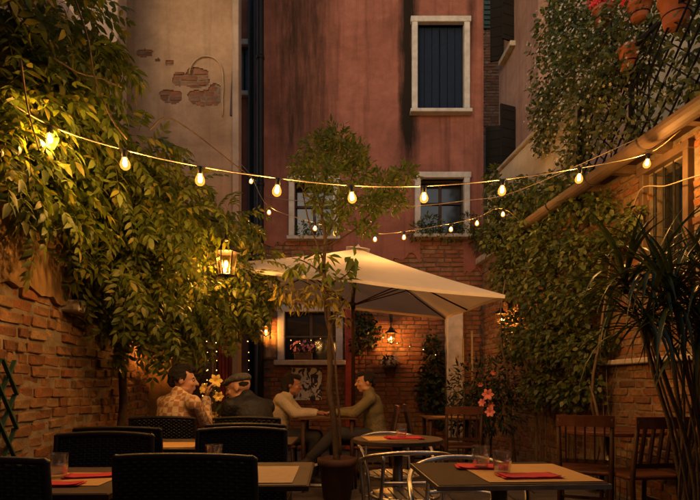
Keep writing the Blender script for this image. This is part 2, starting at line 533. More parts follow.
# ------------------------------------------------------------------ walls and bricks
def wall_sheet(mb, O, u, n, U0, U1, Z0, Z1, holes=(), depth=.25):
    """front face with openings, their reveals, and the outer sides"""
    O, u, n = Vector(O), Vector(u), Vector(n)
    pt = lambda a, z, dp=0: O + u * a + Vector((0, 0, z)) - n * dp
    us = sorted({U0, U1, *[h[0] for h in holes], *[h[1] for h in holes]})
    zs = sorted({Z0, Z1, *[h[2] for h in holes], *[h[3] for h in holes]})
    us = [a for a in us if U0 <= a <= U1]; zs = [a for a in zs if Z0 <= a <= Z1]
    for a, b in zip(us, us[1:]):
        for c, d in zip(zs, zs[1:]):
            mu, mz = (a + b) / 2, (c + d) / 2
            if any(h[0] < mu < h[1] and h[2] < mz < h[3] for h in holes): continue
            mb.add([pt(a, c), pt(b, c), pt(b, d), pt(a, d)], [(0, 1, 2, 3)])
    for (a, b, c, d) in holes:
        mb.add([pt(a, c), pt(b, c), pt(b, d), pt(a, d), pt(a, c, depth), pt(b, c, depth), pt(b, d, depth), pt(a, d, depth)],
               [(0, 4, 5, 1), (1, 5, 6, 2), (2, 6, 7, 3), (3, 7, 4, 0), (4, 7, 6, 5)])
    mb.add([pt(U0, Z0), pt(U1, Z0), pt(U1, Z1), pt(U0, Z1), pt(U0, Z0, depth + .05), pt(U1, Z0, depth + .05), pt(U1, Z1, depth + .05), pt(U0, Z1, depth + .05)],
           [(0, 4, 5, 1), (1, 5, 6, 2), (2, 6, 7, 3), (3, 7, 4, 0), (4, 7, 6, 5)])
    return mb

BRV = []
for k in range(8):
    rr = random.Random(k + 30)
    m = MB(); m.box((0, 0, 0), (1, 1, 1), bev=.10)
    for v in m.v:
        v.x += rr.uniform(-.022, .022); v.z += rr.uniform(-.09, .09); v.y += rr.uniform(-.12, .12)
    BRV.append(m)
BRM = {}
def brick_mesh(k, mat, L, H, D):
    key = (k, mat, L)
    if key not in BRM:
        me = bpy.data.meshes.new('brick')
        me.from_pydata([(v.x * L, v.y * D, v.z * H) for v in BRV[k].v], [], BRV[k].f)
        me.materials.append(MATS[mat]); BRM[key] = me
    return BRM[key]

def bricks(parent, O, u, n, U0, U1, Z0, Z1, mat, single=None, skip=None, L=.235, H=.062, D=.06, pu=.252, pz=.077,
           out=.0, jit=.007, limit=290, wav=.012):
    O, u, n = Vector(O), Vector(u).normalized(), Vector(n).normalized()
    ang = math.atan2(u.y, u.x)
    base = wloc(parent)
    mv, mf, cnt = [], [], 0
    rowi = 0; z = Z0 + H / 2
    lst = []
    while z < Z1:
        a = U0 + (pu / 2 if rowi % 2 else 0) + random.uniform(-.03, .03)
        while a < U1:
            w = L * random.choice((1, 1, 1, .92, .85, .5, .48))
            a2 = a + w / 2
            zz = z + wav * math.sin(a2 * 2.1 + rowi * .7) * random.uniform(.5, 1)
            if a2 + w / 2 < U1 + .1 and not (skip and skip(a2, zz)):
                lst.append((a2, zz, w))
            a += w + (pu - L)
        z += pz; rowi += 1
    for (a2, zz, w) in lst:
        k = random.randrange(8)
        p = O + u * a2 + Vector((0, 0, zz)) + n * (out - D / 2 + random.uniform(-jit, jit))
        rz = ang + random.uniform(-.02, .02); ry = random.uniform(-.015, .015)
        if single and cnt < limit and single(a2, zz):
            o = link('brick', brick_mesh(k, mat, L, H, D), None, parent, p - base)
            o.scale = (w / L * random.uniform(.97, 1.02), 1, random.uniform(.93, 1.06)); o.rotation_euler = (0, ry, rz); cnt += 1
        else:
            M = Matrix.Rotation(rz, 3, 'Z') @ Matrix.Rotation(ry, 3, 'Y')
            off = len(mv)
            mv += [M @ Vector((v.x * w, v.y * D, v.z * H)) + p - base for v in BRV[k].v]
            mf += [tuple(i + off for i in f) for f in BRV[k].f]
    if mv:
        me = bpy.data.meshes.new('brickwork'); me.from_pydata([tuple(v) for v in mv], [], mf); me.update()
        o = link('brickwork', me, mat, parent); o['kind'] = 'stuff'

def patchy_sheet(name, mat, parent, O, u, n, U0, U1, Z0, Z1, thick=.025, seed=0, amp=.12, edge='bottom', step=.06, wave=0):
    """a skin of plaster whose lower edge has broken away"""
    O, u, n = Vector(O), Vector(u).normalized(), Vector(n).normalized()
    mb = MB(); N = max(2, int((U1 - U0) / step)); vs = []
    M = 14
    for i in range(N + 1):
        a = U0 + (U1 - U0) * i / N
        lo = Z0 + amp * (noise.noise((a * 2.1, seed, 0)) + .6 * noise.noise((a * 7, seed, 3)) + .3 * noise.noise((a * 19, seed, 7)))
        for j in range(M + 1):
            z = lo + (Z1 - lo) * j / M
            bulge = .012 * noise.noise((a * 1.3, z * 1.3, seed))
            vs.append(O + u * a + Vector((0, 0, z)) + n * (thick + bulge))
    k = M + 1
    fs = [(i * k + j, (i + 1) * k + j, (i + 1) * k + j + 1, i * k + j + 1) for i in range(N) for j in range(M)]
    nb = len(vs)
    vs += [vs[i * k] - n * (thick + .04) for i in range(N + 1)]
    fs += [(nb + i, nb + i + 1, (i + 1) * k, i * k) for i in range(N)]
    mb.add(vs, fs)
    return mb.build(name, mat, parent, smooth=False)

# ------------------------------------------------------------------ left court wall
NL = Vector((1, .11, 0)).normalized()
o0 = LW(0.8)
left_wall = empty('brick_wall', o0, 0, 'old court wall of worn ochre bricks with crumbling plaster above, under the hanging wisteria', 'wall')
lens_ = (6.7 - .8) / WT.y
uL = lambda d: (d - .8) / WT.y
hole = (uL(4.05), uL(4.65), 1.72, 2.25)
m = MB(); wall_sheet(m, o0 - NL * .017, WT, NL, 0, lens_, 0, 3.1, [hole], .3)
m.build('mortar_bed', 'mortar', left_wall)
bricks(left_wall, o0, WT, NL, 0, lens_, 0.02, 1.95, 'brick_old',
       single=lambda a, z: a > uL(2.9) and z > .5 and z < 1.66, out=-.004, jit=.014, wav=.02,
       skip=lambda a, z: hole[0] - .1 < a < hole[1] + .1 and z > hole[2] - .06)
for a, b, z0, z1 in ((0, hole[0], 1.70, 3.1), (hole[1], lens_, 1.66, 3.1)):
    patchy_sheet('plaster', 'plaster_wall', left_wall, o0, WT, NL, a, b, z0, z1, .02, seed=a, amp=.06)
patchy_sheet('plaster', 'plaster_wall', left_wall, o0, WT, NL, hole[0] + .002, hole[1] - .002, 2.27, 3.1, .02, seed=4, amp=.02)
m = MB(); c = o0 + WT * ((hole[0] + hole[1]) / 2) + NL * .03 + Vector((0, 0, 1.69))
m.box(c, (.78, .16, .085), Matrix.Rotation(math.atan2(WT.y, WT.x), 3, 'Z'), bev=.012)
m.build('window_sill', 'stone_sill', left_wall)
m = MB(); c = o0 + WT * ((hole[0] + hole[1]) / 2) - NL * .2 + Vector((0, 0, 1.985))
m.box(c, (.6, .02, .53), Matrix.Rotation(math.atan2(WT.y, WT.x), 3, 'Z'))
m.build('window_pane', 'pane_dark', left_wall)
# brick buttress that closes the wall
pil = empty('brick_pier', LW(6.55, .12), 0, 'plastered brick pier closing the far end of the ochre court wall', 'pier')
m = MB(); m.box(LW(6.55, .12, 1.5), (.30, .36, 3.0), Matrix.Rotation(math.atan2(WT.y, WT.x) - R(90), 3, 'Z'), bev=.015)
m.build('shaft', 'plaster_wall', pil)
m = MB(); m.box(LW(6.55, .12, 3.04), (.38, .44, .08), Matrix.Rotation(math.atan2(WT.y, WT.x) - R(90), 3, 'Z'), bev=.01)
m.build('cap', 'stone_sill', pil)

# green folding trellis on the wall beside the first table
tr = empty('folding_trellis', LW(3.05, .03, 0.45), 0, 'green wooden folding trellis standing against the old brick wall', 'trellis')
uu = WT; nn = NL
for row_ in range(4):
    for s_ in (0, 1):
        for w_ in range(3):
            a0 = LW(2.72 + w_ * .16, .03 + .014 * s_, .45 + row_ * .2)
            z0, z1 = (0, .2) if s_ == 0 else (.2, 0)
            m = MB(); m.bar(a0 + Vector((0, 0, z0)), a0 + uu * .16 + Vector((0, 0, z1)), .012, .022, up=nn)
            m.build('slat', 'trellis_green', tr)

# ------------------------------------------------------------------ rose-red house that closes the court
fx = lambda px, d=BACK: (px - 350) / F * d
fz = lambda py, d=BACK: CAM_H + (HORIZON - py) / F * d
XA, XB = fx(262), fx(483)
rose = empty('town_house', (0.4, BACK, 0), 0, 'tall rose-red plastered house with sooty streaks and white stone windows closing the court', 'house')
U = Vector((1, 0, 0)); NB = Vector((0, -1, 0))
wins = {'upper': (417, 463, 26, 113), 'left': (295, 333, 184, 238), 'right': (420, 463, 180, 236)}
H_ = {k: (fx(a), fx(b), fz(d_), fz(c_)) for k, (a, b, c_, d_) in wins.items()}
gw = (fx(285), fx(336), fz(360), fz(312))
m = MB(); wall_sheet(m, (0, BACK, 0), U, NB, XA, XB, 0, 11.5, list(H_.values()) + [gw], .3)
m.build('wall', 'mortar_dark', rose)
# plaster skin around the openings, brickwork below
def skin(a, b, z0, z1, seed, amp=.0):
    patchy_sheet('plaster', 'plaster_rose', rose, (0, BACK, 0), U, NB, a, b, z0, z1, .03, seed, amp, step=.05)
h = H_
ub, ut = h['upper'][2], h['upper'][3]
skin(XA, h['left'][0], 3.55, ub, 1, .16)
skin(h['left'][0], h['left'][1], h['left'][3], ub, 2)
skin(h['left'][1], h['right'][0], 3.35, ub, 3, .2)
skin(h['right'][0], h['right'][1], h['right'][3], ub, 4)
skin(h['right'][1], XB, 3.0, ub, 5, .2)
skin(XA, h['upper'][0], ub, 11.5, 6)
skin(h['upper'][0], h['upper'][1], ut, 11.5, 7)
skin(h['upper'][1], XB, ub, 11.5, 8)
def sk(a, z):
    return any(q[0] - .1 < a < q[1] + .1 and q[2] - .05 < z < q[3] + .05 for q in list(H_.values()) + [gw])
bricks(rose, (0, BACK, 0), U, NB, XA + .02, XB - .02, .02, 3.75, 'brick_red', skip=sk, out=.018, jit=.006)

def window(parent, q, fw, mat, depth=.14, y=BACK, sill=.06, lintel=0):
    """stone surround"""
    a, b, z0, z1 = q
    fr = MB(); yf = y - .05
    for c, s in (((a - fw / 2, yf, (z0 + z1) / 2), (fw, depth, z1 - z0)), ((b + fw / 2, yf, (z0 + z1) / 2), (fw, depth, z1 - z0)),
                 (((a + b) / 2, yf - .004, z1 + fw / 2), (b - a + 2 * fw + .04, depth, fw)),
                 (((a + b) / 2, yf - .03, z0 - sill / 2), (b - a + 2 * fw + .06, depth + .06, sill))):
        fr.box(c, s, bev=.008)
    return fr.build('window_frame', mat, parent)

q = H_['upper']; window(rose, q, .10, 'stone_white')
for s in (0, 1):
    w = (q[1] - q[0]) / 2
    for k in range(3):
        m = MB(); x0 = q[0] + s * w + .004 + k * (w - .008) / 3
        m.box((x0 + (w - .008) / 6, BACK + .05, (q[2] + q[3]) / 2), ((w - .008) / 3 - .006, .03, q[3] - q[2] - .012), bev=.004)
        sh = m.build('shutter_board', 'shutter_blue', rose)
for key in ('left', 'right'):
    q = H_[key]; window(rose, q, .10, 'stone_white')
    m = MB(); m.box(((q[0] + q[1]) / 2, BACK + .17, (q[2] + q[3]) / 2), (q[1] - q[0] - .004, .012, q[3] - q[2] - .004)); m.build('pane', 'pane_dark', rose)
    m = MB()
    m.box(((q[0] + q[1]) / 2, BACK + .145, (q[2] + q[3]) / 2), (.05, .03, q[3] - q[2] - .01))
    m.box(((q[0] + q[1]) / 2, BACK + .142, q[2] + (q[3] - q[2]) * .62), (q[1] - q[0] - .01, .03, .035))
    m.build('mullion', 'wood_dark', rose)
# ground-floor window with painted frame and flower box ledge
q = gw
m = MB()
for c, s in (((q[0] - .06, BACK - .03, (q[2] + q[3]) / 2), (.12, .12, q[3] - q[2])), ((q[1] + .06, BACK - .03, (q[2] + q[3]) / 2), (.12, .12, q[3] - q[2])),
             (((q[0] + q[1]) / 2, BACK - .034, q[3] + .06), (q[1] - q[0] + .26, .12, .12))):
    m.box(c, s, bev=.008)
m.build('window_frame', 'stone_white', rose)
m = MB(); m.box(((q[0] + q[1]) / 2, BACK - .07, q[2] - .05), (q[1] - q[0] + .34, .24, .09), bev=.01); m.build('window_sill', 'stone_sill', rose)
for k in range(2):
    for j in range(2):
        w, hh = (q[1] - q[0]) / 2, (q[3] - q[2]) / 2
        m = MB(); m.box((q[0] + w * (k + .5), BACK + .16, q[2] + hh * (j + .5)), (w - .03, .01, hh - .03)); m.build('pane', 'pane_dark', rose)
m = MB()
m.box(((q[0] + q[1]) / 2, BACK + .145, (q[2] + q[3]) / 2), (.045, .03, q[3] - q[2] - .01))
m.box(((q[0] + q[1]) / 2, BACK + .142, (q[2] + q[3]) / 2), (q[1] - q[0] - .01, .03, .03)); m.build('mullion', 'wood_mid', rose)
# red pilaster beside the window, dark run of pipe at the corner
m = MB(); m.box((fx(350), BACK - .03, 1.32), (.17, .14, 2.64), bev=.01); m.build('pilaster', 'red_paint', rose)
m = MB(); m.tube([(XA - .02, BACK - .05, z) for z in (0, 2, 4, 6, 8, 11)], .06, 10)
for z in (2.4, 4.6, 6.8, 9): m.tube([(XA - .02, BACK - .05, z - .03), (XA - .02, BACK - .05, z + .03)], .072, 10)
m.build('drain_pipe', 'iron', rose, smooth=True)
# pale stone jamb of the side entrance
m = MB(); m.box((fx(455, 9.2), 9.3, 1.3), (.27, .26, 2.6), bev=.015); 
jamb = empty('door_pillar', (fx(455, 9.2), 9.3, 0), 0, 'pale weathered stone pillar standing before the brick wall beside bamboo canes', 'pillar')
m.build('shaft', 'stone_white', jamb)
m = MB(); m.box((fx(455, 9.2), 9.3, 2.66), (.36, .33, .12), bev=.015); m.build('capital', 'stone_white', jamb)
m = MB(); m.box((fx(455, 9.2), 9.3, .08), (.34, .32, .16), bev=.015); m.build('plinth', 'stone_sill', jamb)

# ------------------------------------------------------------------ ochre house on the left
DO = 8.2
och = empty('town_house', (fx(175, DO), DO, 0), 0, 'blank ochre plastered house wall with a patch of bare bricks, above the wisteria', 'house')
OA, OB = fx(118, DO), fx(233, DO)
oz = lambda py: fz(py, DO)
m = MB(); wall_sheet(m, (0, DO, 0), U, NB, OA - 1.2, OB, 0, 11.5, [(fx(216, DO), OB - .02, 0, 2.05)], .15)
m.build('wall', 'mortar', och)
# plaster skin with a ragged hole: columns of plaster left of, right of, above and below the patch
PA, PB, PZ0, PZ1 = fx(136, DO), fx(222, DO), oz(112), oz(46)
def ragged(parent, mat, x0, x1, z0, z1, hole, y, seed, step=.02, thick=.022):
    nx, nz = int((x1 - x0) / step), int((z1 - z0) / step)
    mb = MB(); idx = {}
    def inside(x, z):
        if not hole: return False
        w = .16 * noise.noise((x * 5, z * 5, seed)) + .07 * noise.noise((x * 15, z * 15, seed))
        for (px_, py_, rx_, ry_) in ((197, 79, 13, 10), (203, 99, 14, 8), (181, 80, 8, 7), (172, 97, 11, 7), (170, 64, 4, 3), (158, 61, 3, 2), (146, 54, 9, 4), (215, 95, 6, 11)):
            c_ = P(px_, py_, DO); k_ = DO / F
            if ((abs(x - c_.x) / (rx_ * k_)) ** 3 + (abs(z - c_.z) / (ry_ * k_)) ** 3) < 1 + w * 4.5: return True
        return False
    vs, fs = [], []
    def vid(i, j):
        if (i, j) not in idx:
            x, z = x0 + (x1 - x0) * i / nx, z0 + (z1 - z0) * j / nz
            idx[(i, j)] = len(vs); vs.append((x, y - thick + .008 * noise.noise((x, z, seed)), z))
        return idx[(i, j)]
    keep = set()
    for i in range(nx):
        for j in range(nz):
            if not inside(x0 + (x1 - x0) * (i + .5) / nx, z0 + (z1 - z0) * (j + .5) / nz): keep.add((i, j))
    for (i, j) in keep: fs.append((vid(i, j), vid(i + 1, j), vid(i + 1, j + 1), vid(i, j + 1)))
    for (i, j) in list(keep):
        for (di, dj, a, b) in ((1, 0, (1, 0), (1, 1)), (-1, 0, (0, 1), (0, 0)), (0, 1, (1, 1), (0, 1)), (0, -1, (0, 0), (1, 0))):
            if (i + di, j + dj) not in keep:
                p, q_ = vid(i + a[0], j + a[1]), vid(i + b[0], j + b[1])
                k = len(vs); vs.append((vs[p][0], y + .01, vs[p][2])); vs.append((vs[q_][0], y + .01, vs[q_][2]))
                fs.append((p, k, k + 1, q_))
    mb.add(vs, fs)
    return mb.build('plaster', mat, parent)
ragged(och, 'plaster_ochre', OA, OB - .001, 2.35, 8.8, (PA, PB, PZ0, PZ1), DO, 3)
bricks(och, (0, DO, 0), U, NB, PA, PB - .02, PZ0, PZ1, 'brick_red', single=lambda a, z: True, out=.010, jit=.004, H=.068, L=.25, pu=.262, pz=.08)
bricks(och, (0, DO, 0), U, NB, OA, OB - .03, .02, 2.36, 'brick_red', out=.012, skip=lambda a, z: a > fx(211, DO) and z < 2.12)
m = MB(); m.box((OB + .05, DO + .04, 5.7), (.10, .22, 11.4), bev=.012); m.build('corner_quoin', 'plaster_pale', och)
m = MB(); m.box((OB - .002, DO - .04, oz(92)), (.035, .02, .75), Matrix.Rotation(.05, 3, 'Y')); m.build('shutter_edge', 'wood_dark', och)
# pale strip: the neighbour's wall in front
PLD = 7.4
m = MB(); m.box((fx(118, PLD) - 2.5, PLD + .15, 5.7), (5.0, .3, 11.4), bev=.012)
pale = m.build('house_wall', 'plaster_pale'); tag(pale, 'pale plastered return wall between the wisteria and the ochre house', 'wall')
pale.location = (0, 0, 0)
# loop of wire hanging on the ochre plaster
c = P(206, 74, DO - .05)
m = MB(); m.tube([(c.x + .25 * math.cos(a), DO - .045, c.z + .27 * math.sin(a)) for a in [math.pi * (1 - 1.0 * k / 20) for k in range(21)]]
                 + [(c.x + .25 + .01 * math.sin(y_), DO - .045, oz(y_)) for y_ in (82, 90, 100, 110, 118)], .009, 6)
tag(m.build('wire_loop', 'bamboo', smooth=True), 'thin pale wire looped on the ochre house wall over the bare bricks', 'wire')
# dark red wooden door under the brickwork
dr = empty('door', (fx(224, DO), DO + .12, 0), 0, 'red plank door set in the bricks under the ochre house', 'door')
wd = (OB - .03 - fx(216.5, DO)) / 4
for k in range(4):
    m = MB(); m.box((fx(216.5, DO) + wd * (k + .5), DO + .10, 1.02), (wd - .008, .04, 2.02), bev=.004); m.build('plank', 'red_paint', dr)
m = MB(); m.box((OB - .09, DO + .065, 1.0), (.02, .04, .14), bev=.004); m.build('handle', 'iron', dr)

# ------------------------------------------------------------------ house glimpsed down the left passage
DP = 11.5
far = empty('town_house', (fx(246, DP), DP, 0), 0, 'dark reddish house down the narrow passage with one blue window', 'house')
q = (fx(238, DP), fx(249.5, DP), fz(93, DP), fz(47, DP))
m = MB(); wall_sheet(m, (0, DP, 0), U, NB, fx(200, DP), fx(275, DP), 0, 12, [q], .2); m.build('wall', 'plaster_rose', far)
m = MB()
m.box(((q[0] + q[1]) / 2, DP - .03, q[2] - .05), (q[1] - q[0] + .2, .16, .10), bev=.01); m.build('window_sill', 'stone_white', far); m = MB()
m.box(((q[0] + q[1]) / 2, DP - .03, q[3] + .06), (q[1] - q[0] + .2, .12, .12), bev=.01); m.build('lintel', 'stone_white', far)
m = MB(); m.box(((q[0] + q[1]) / 2, DP + .1, (q[2] + q[3]) / 2), (q[1] - q[0] - .01, .01, q[3] - q[2] - .01)); m.build('pane', 'pane_sky_reflection', far)
m = MB(); m.box(((q[0] + q[1]) / 2, DP + .08, (q[2] + q[3]) / 2), (.035, .03, q[3] - q[2] - .01)); m.build('mullion', 'shutter_dark', far)
m = MB(); m.tube([(fx(251.5, DP - .6), DP - .6, z) for z in (0, 4, 8, 12)], .07, 10)
tag(m.build('drain_pipe', 'iron', smooth=True), 'black downpipe in the narrow passage beside the blue window', 'pipe')

# ------------------------------------------------------------------ pink house beyond the right-hand corner
pink = empty('town_house', (2.9, 9.5, 0), 0, 'pink plastered house side with dark shuttered windows beyond the rose-red house', 'house')
A_, B_ = Vector((fx(538, 8.5), 8.5, 0)), Vector((fx(499, 10.4), 10.4, 0))
du = (B_ - A_).normalized(); dn = Vector((-du.y, du.x, 0)); Lp = (B_ - A_).length
if dn.x > 0: dn = -dn
def up(px):       # distance along the pink face for a photo column
    k = (px - 350) / F
    return (k * A_.y - A_.x) / (du.x - k * du.y)
def zat(px, py): return CAM_H + (HORIZON - py) / F * (A_ + du * up(px)).y
holes = [(up(515.5), up(504), zat(510, 178), zat(510, 116)), (up(514), up(505), zat(510, 50), zat(510, -20))]
m = MB(); wall_sheet(m, A_, du, dn, 0, Lp, 0, 12, holes, .25); m.build('wall', 'plaster_pink', pink)
m = MB(); m.box(A_ + Vector((.9, .14, 6)), (1.8, .3, 12)); m.build('front_wall', 'plaster_pink', pink)
rotp = Matrix.Rotation(math.atan2(du.y, du.x), 3, 'Z')
for hq in holes:
    m = MB(); m.box(A_ + du * ((hq[0] + hq[1]) / 2) - dn * .2 + Vector((0, 0, (hq[2] + hq[3]) / 2)), (hq[1] - hq[0] - .01, .01, hq[3] - hq[2] - .01), rotp); m.build('pane', 'pane_dark', pink)
    m = MB(); m.box(A_ + du * ((hq[0] + hq[1]) / 2) + dn * .02 + Vector((0, 0, hq[2] - .05)), (hq[1] - hq[0] + .16, .16, .09), rotp, bev=.01); m.build('window_sill', 'stone_sill', pink)
    for s, a in ((0, hq[0] - .02), (1, hq[1] + .02)):
        ax = du * (-1 if s == 0 else 1)
        dd = (ax * .35 + dn * .94).normalized() * ((hq[1] - hq[0]) / 2)
        m = MB(); p0 = A_ + du * a + dn * .02 + Vector((0, 0, (hq[2] + hq[3]) / 2))
        m.box(p0 + dd / 2, (dd.length, .035, hq[3] - hq[2]), Matrix.Rotation(math.atan2(dd.y, dd.x), 3, 'Z'))
        for k in range(7):
            zc = hq[2] + (hq[3] - hq[2]) * (k + .5) / 7 - (hq[2] + hq[3]) / 2
            m.box(p0 + dd / 2 + Vector((0, 0, zc)), (dd.length * .86, .05, .03), Matrix.Rotation(math.atan2(dd.y, dd.x), 3, 'Z'))
        m.build('shutter', 'shutter_dark', pink)
# dark end of the alley between them
al = empty('town_house', (2.9, 14.2, 0), 0, 'shadowed brick house end with a green shutter closing the right-hand alley', 'house')
m = MB(); wall_sheet(m, (0, 14.2, 0), U, NB, 1.6, 5.2, 0, 13, [], .2); m.build('wall', 'mortar_dark', al)
bricks(al, (0, 14.2, 0), U, NB, 3.2, 4.2, 7.5, 11.5, 'brick_red', out=.012)
m = MB(); m.box((fx(488, 14.2), 14.16, fz(5, 14.2)), (.28, .05, 1.3), bev=.006)
for k in range(9): m.box((fx(488, 14.2), 14.12, fz(5, 14.2) - .55 + k * .13), (.23, .03, .04))
m.build('shutter', 'shutter_green', al)

# ------------------------------------------------------------------ low brick range on the right with the terrace above
NR = Vector((-1, -.11, 0)).normalized()
low = empty('brick_outbuilding', RW(6.5), 0, 'low old brick range with a barred window and long eaves gutter under the flowery terrace', 'building')
o1 = RW(1.5); uR = lambda d: (d - 1.5) / WT.y
Lr = uR(9.3)
bh = (uR(4.50), uR(4.98), 2.12, 3.02)
m = MB(); wall_sheet(m, o1 - NR * .013, WT, NR, 0, Lr, 0, 3.20, [bh], .35); m.build('wall', 'mortar', low)
def rs(a, z):
    d = 1.5 + a * WT.y
    return 3.9 < d < 5.9 and (.75 < z < 1.30 or (z > 2.15 and (d < 4.6 or d > 4.9)) )
bricks(low, o1, WT, NR, 0, Lr, .02, 3.18, 'brick_old', single=rs, out=0, jit=.010,
       skip=lambda a, z: (bh[0] - .09 < a < bh[1] + .09 and bh[2] - .03 < z < bh[3] + .05))
m = MB(); ra = Matrix.Rotation(math.atan2(WT.y, WT.x), 3, 'Z')
pm = lambda d, off, z: RW(d, off, z)
m.box(pm(4.6, .03, 1.335), (5.6, .10, .05), ra, bev=.01); m.build('string_course', 'stone_sill', low)
m = MB(); m.box(pm(4.74, -.15, 2.57), (.48, .01, .90), ra); m.build('pane', 'pane_dark', low)
for k in range(4):
    d = 4.55 + k * .125
    m = MB(); m.tube([pm(d, -.02, 2.10), pm(d, -.02, 3.04)], .012, 8); m.build('window_bar', 'iron', low)
m = MB()
for d in (4.46, 5.02): m.box(pm(d, .0, 2.57), (.06, .10, 1.0), ra, bev=.006)
m.box(pm(4.74, .01, 2.07), (.66, .14, .07), ra, bev=.006); m.box(pm(4.74, .01, 3.07), (.66, .1, .07), ra, bev=.006)
m.build('window_frame', 'wood_mid', low)
m = MB(); m.box(pm(4.5, .10, 3.225), (5.8, .34, .05), ra, bev=.008); m.build('eaves_board', 'wood_dark', low)
for k in range(11):
    d = 2.2 + k * .5
    m = MB(); m.box(pm(d, .08, 3.16), (.07, .30, .08), ra); m.build('rafter_end', 'wood_mid', low)
m = MB(); pts = []
n_ = 9; vs, fs = [], []
for d in (1.6, 7.35):
    for lay in (.085, .079):
        for k in range(n_ + 1):
            a = math.pi + math.pi * k / n_
            vs.append(pm(d, .33 - lay * math.cos(a), 3.14 + lay * math.sin(a)))
k_ = n_ + 1
for i in range(n_):
    fs += [(i, i + 1, 2 * k_ + i + 1, 2 * k_ + i), (k_ + i + 1, k_ + i, 3 * k_ + i, 3 * k_ + i + 1)]
fs += [(0, 2 * k_, 3 * k_, k_), (n_, k_ + n_, 3 * k_ + n_, 2 * k_ + n_)]
m.add(vs, fs)
gut = m.build('gutter', 'copper_gutter', low)
for k in range(7):
    d = 2.1 + k * .8
    m = MB(); m.tube([pm(d, .33 - .09 * math.cos(math.pi + math.pi * j / 8), 3.14 + .09 * math.sin(math.pi + math.pi * j / 8)) for j in range(9)], .008, 6)
    m.build('gutter_bracket', 'iron', low)
# terrace slab and the cream house behind it
ter = empty('terrace', RW(6.4, -.9, 3.21), 0, 'planted roof terrace with cream parapet above the brick range', 'terrace')
m = MB(); m.box(pm(5.6, -1.0, 3.26), (8.0, 2.1, .10), ra); m.build('deck', 'stone_sill', ter)
m = MB(); m.box(pm(7.6, -.05, 3.86), (2.7, .2, 1.1), ra, bev=.02); m.build('parapet', 'plaster_cream', ter)
m = MB(); m.box(pm(7.6, -.05, 4.435), (2.76, .28, .05), ra, bev=.01); m.build('coping', 'stone_sill', ter)
# lattice railing along the open part
rail = empty('lattice_railing', RW(5.0, -.02, 3.31), 0, 'dark diamond lattice railing of the terrace above the gutter', 'railing')
for z in (3.36, 4.35):
    m = MB(); m.bar(pm(3.4, -.02, z), pm(6.2, -.02, z), .035, .035); m.build('rail', 'iron', rail)
for d in (3.4, 4.33, 5.26, 6.2):
    m = MB(); m.bar(pm(d, -.02, 3.31), pm(d, -.02, 4.40), .04, .04); m.build('post', 'iron', rail)
n_ = 0
for s in (0, 1):
    for k in range(-4, 14):
        a, b = 3.42 + k * .2, 3.42 + k * .2 + .96
        za, zb = 3.38, 4.33
        lo, hi = max(a, 3.42), min(b, 6.18)
        if hi - lo < .1: continue
        zl, zh = za + (zb - za) * (lo - a) / .96, za + (zb - za) * (hi - a) / .96
        if s: zl, zh = za + zb - zl, za + zb - zh
        m = MB(); m.bar(pm(lo, -.02 + .012 * s, zl), pm(hi, -.02 + .012 * s, zh), .008, .018, up=NR); m.build('lattice_strip', 'iron', rail)
creamh = empty('town_house', RW(6.5, -2.2, 0), 0, 'cream house wall behind the planted terrace', 'house')
m = MB(); m.box(pm(6.0, -2.25, 3.6), (9.0, .3, 7.2), ra); m.build('wall', 'plaster_cream', creamh)
m = MB(); m.box(pm(5.2, -2.09, 5.0), (.9, .04, 2.0), ra); m.build('shutter', 'shutter_green', creamh)
# dark balcony of the next house, over the far end of the terrace
bal = empty('balcony', P(548, 20, 9.4), 0, 'dark metal balcony panel jutting above the far end of the terrace plants', 'balcony')
b0, b1 = P(532, 24, 9.4), P(562, -8, 7.9)
for k in range(9):
    a = b0.lerp(b1, k / 8); m = MB(); m.bar((a.x, a.y, b0.z - 1.0), (a.x, a.y, b0.z), .02); m.build('baluster', 'iron', bal)
m = MB(); m.bar(b0, (b1.x, b1.y, b0.z), .05, .05); m.build('rail', 'iron', bal)
m = MB(); m.bar((b0.x + .02, b0.y, b0.z - .5), (b1.x + .02, b1.y, b0.z - .5), .012, .9); m.build('panel', 'iron', bal)
m = MB(); m.bar((b0.x + .5, b0.y, b0.z - 1.05), (b1.x + .5, b1.y, b0.z - 1.05), 1.1, .1); m.build('slab', 'stone_sill', bal)

# ------------------------------------------------------------------ unseen houses added behind and beside the eye to cut the low skylight
rear = empty('town_house', (.6, -2.2, 0), 0, 'unseen ochre house added opposite the rose-red house to close the court and cut low skylight', 'house')
hq = [(-.9, .1, 4.2, 5.7), (1.2, 2.2, 4.2, 5.7)]
m = MB(); wall_sheet(m, (.6, -1.6, 0), (-1, 0, 0), (0, 1, 0), -3.6, 4.4, 0, 6.0, hq, .25); m.build('wall', 'plaster_ochre', rear)
for a, b, c_, d_ in hq:
    m = MB(); m.box((.6 - (a + b) / 2, -1.75, (c_ + d_) / 2), (b - a - .02, .02, d_ - c_ - .02)); m.build('pane', 'pane_dark', rear)
    m = MB(); m.box((.6 - (a + b) / 2, -1.56, c_ - .05), (b - a + .2, .16, .09), bev=.01); m.build('window_sill', 'stone_white', rear)
m = MB(); m.box((.2, -1.75, 6.08), (8.2, .9, .16), bev=.02); m.build('cornice', 'stone_sill', rear)
side = empty('town_house', (-4.2, 2.6, 0), 0, 'unseen pale house added behind the left brick wall and the wisteria to cut low skylight', 'house')
m = MB(); wall_sheet(m, (-3.7, 2.9, 0), (0, 1, 0), (1, 0, 0), -4.4, 4.4, 0, 5.6, [(-1.5, -.6, 3.8, 5.2)], .25); m.build('wall', 'plaster_pale', side)
m = MB(); m.box((-3.85, 1.85, 4.5), (.02, .88, 1.38)); m.build('pane', 'pane_dark', side)
m = MB(); m.box((-3.9, 2.9, 5.68), (.9, 8.9, .16), bev=.02); m.build('cornice', 'stone_sill', side)

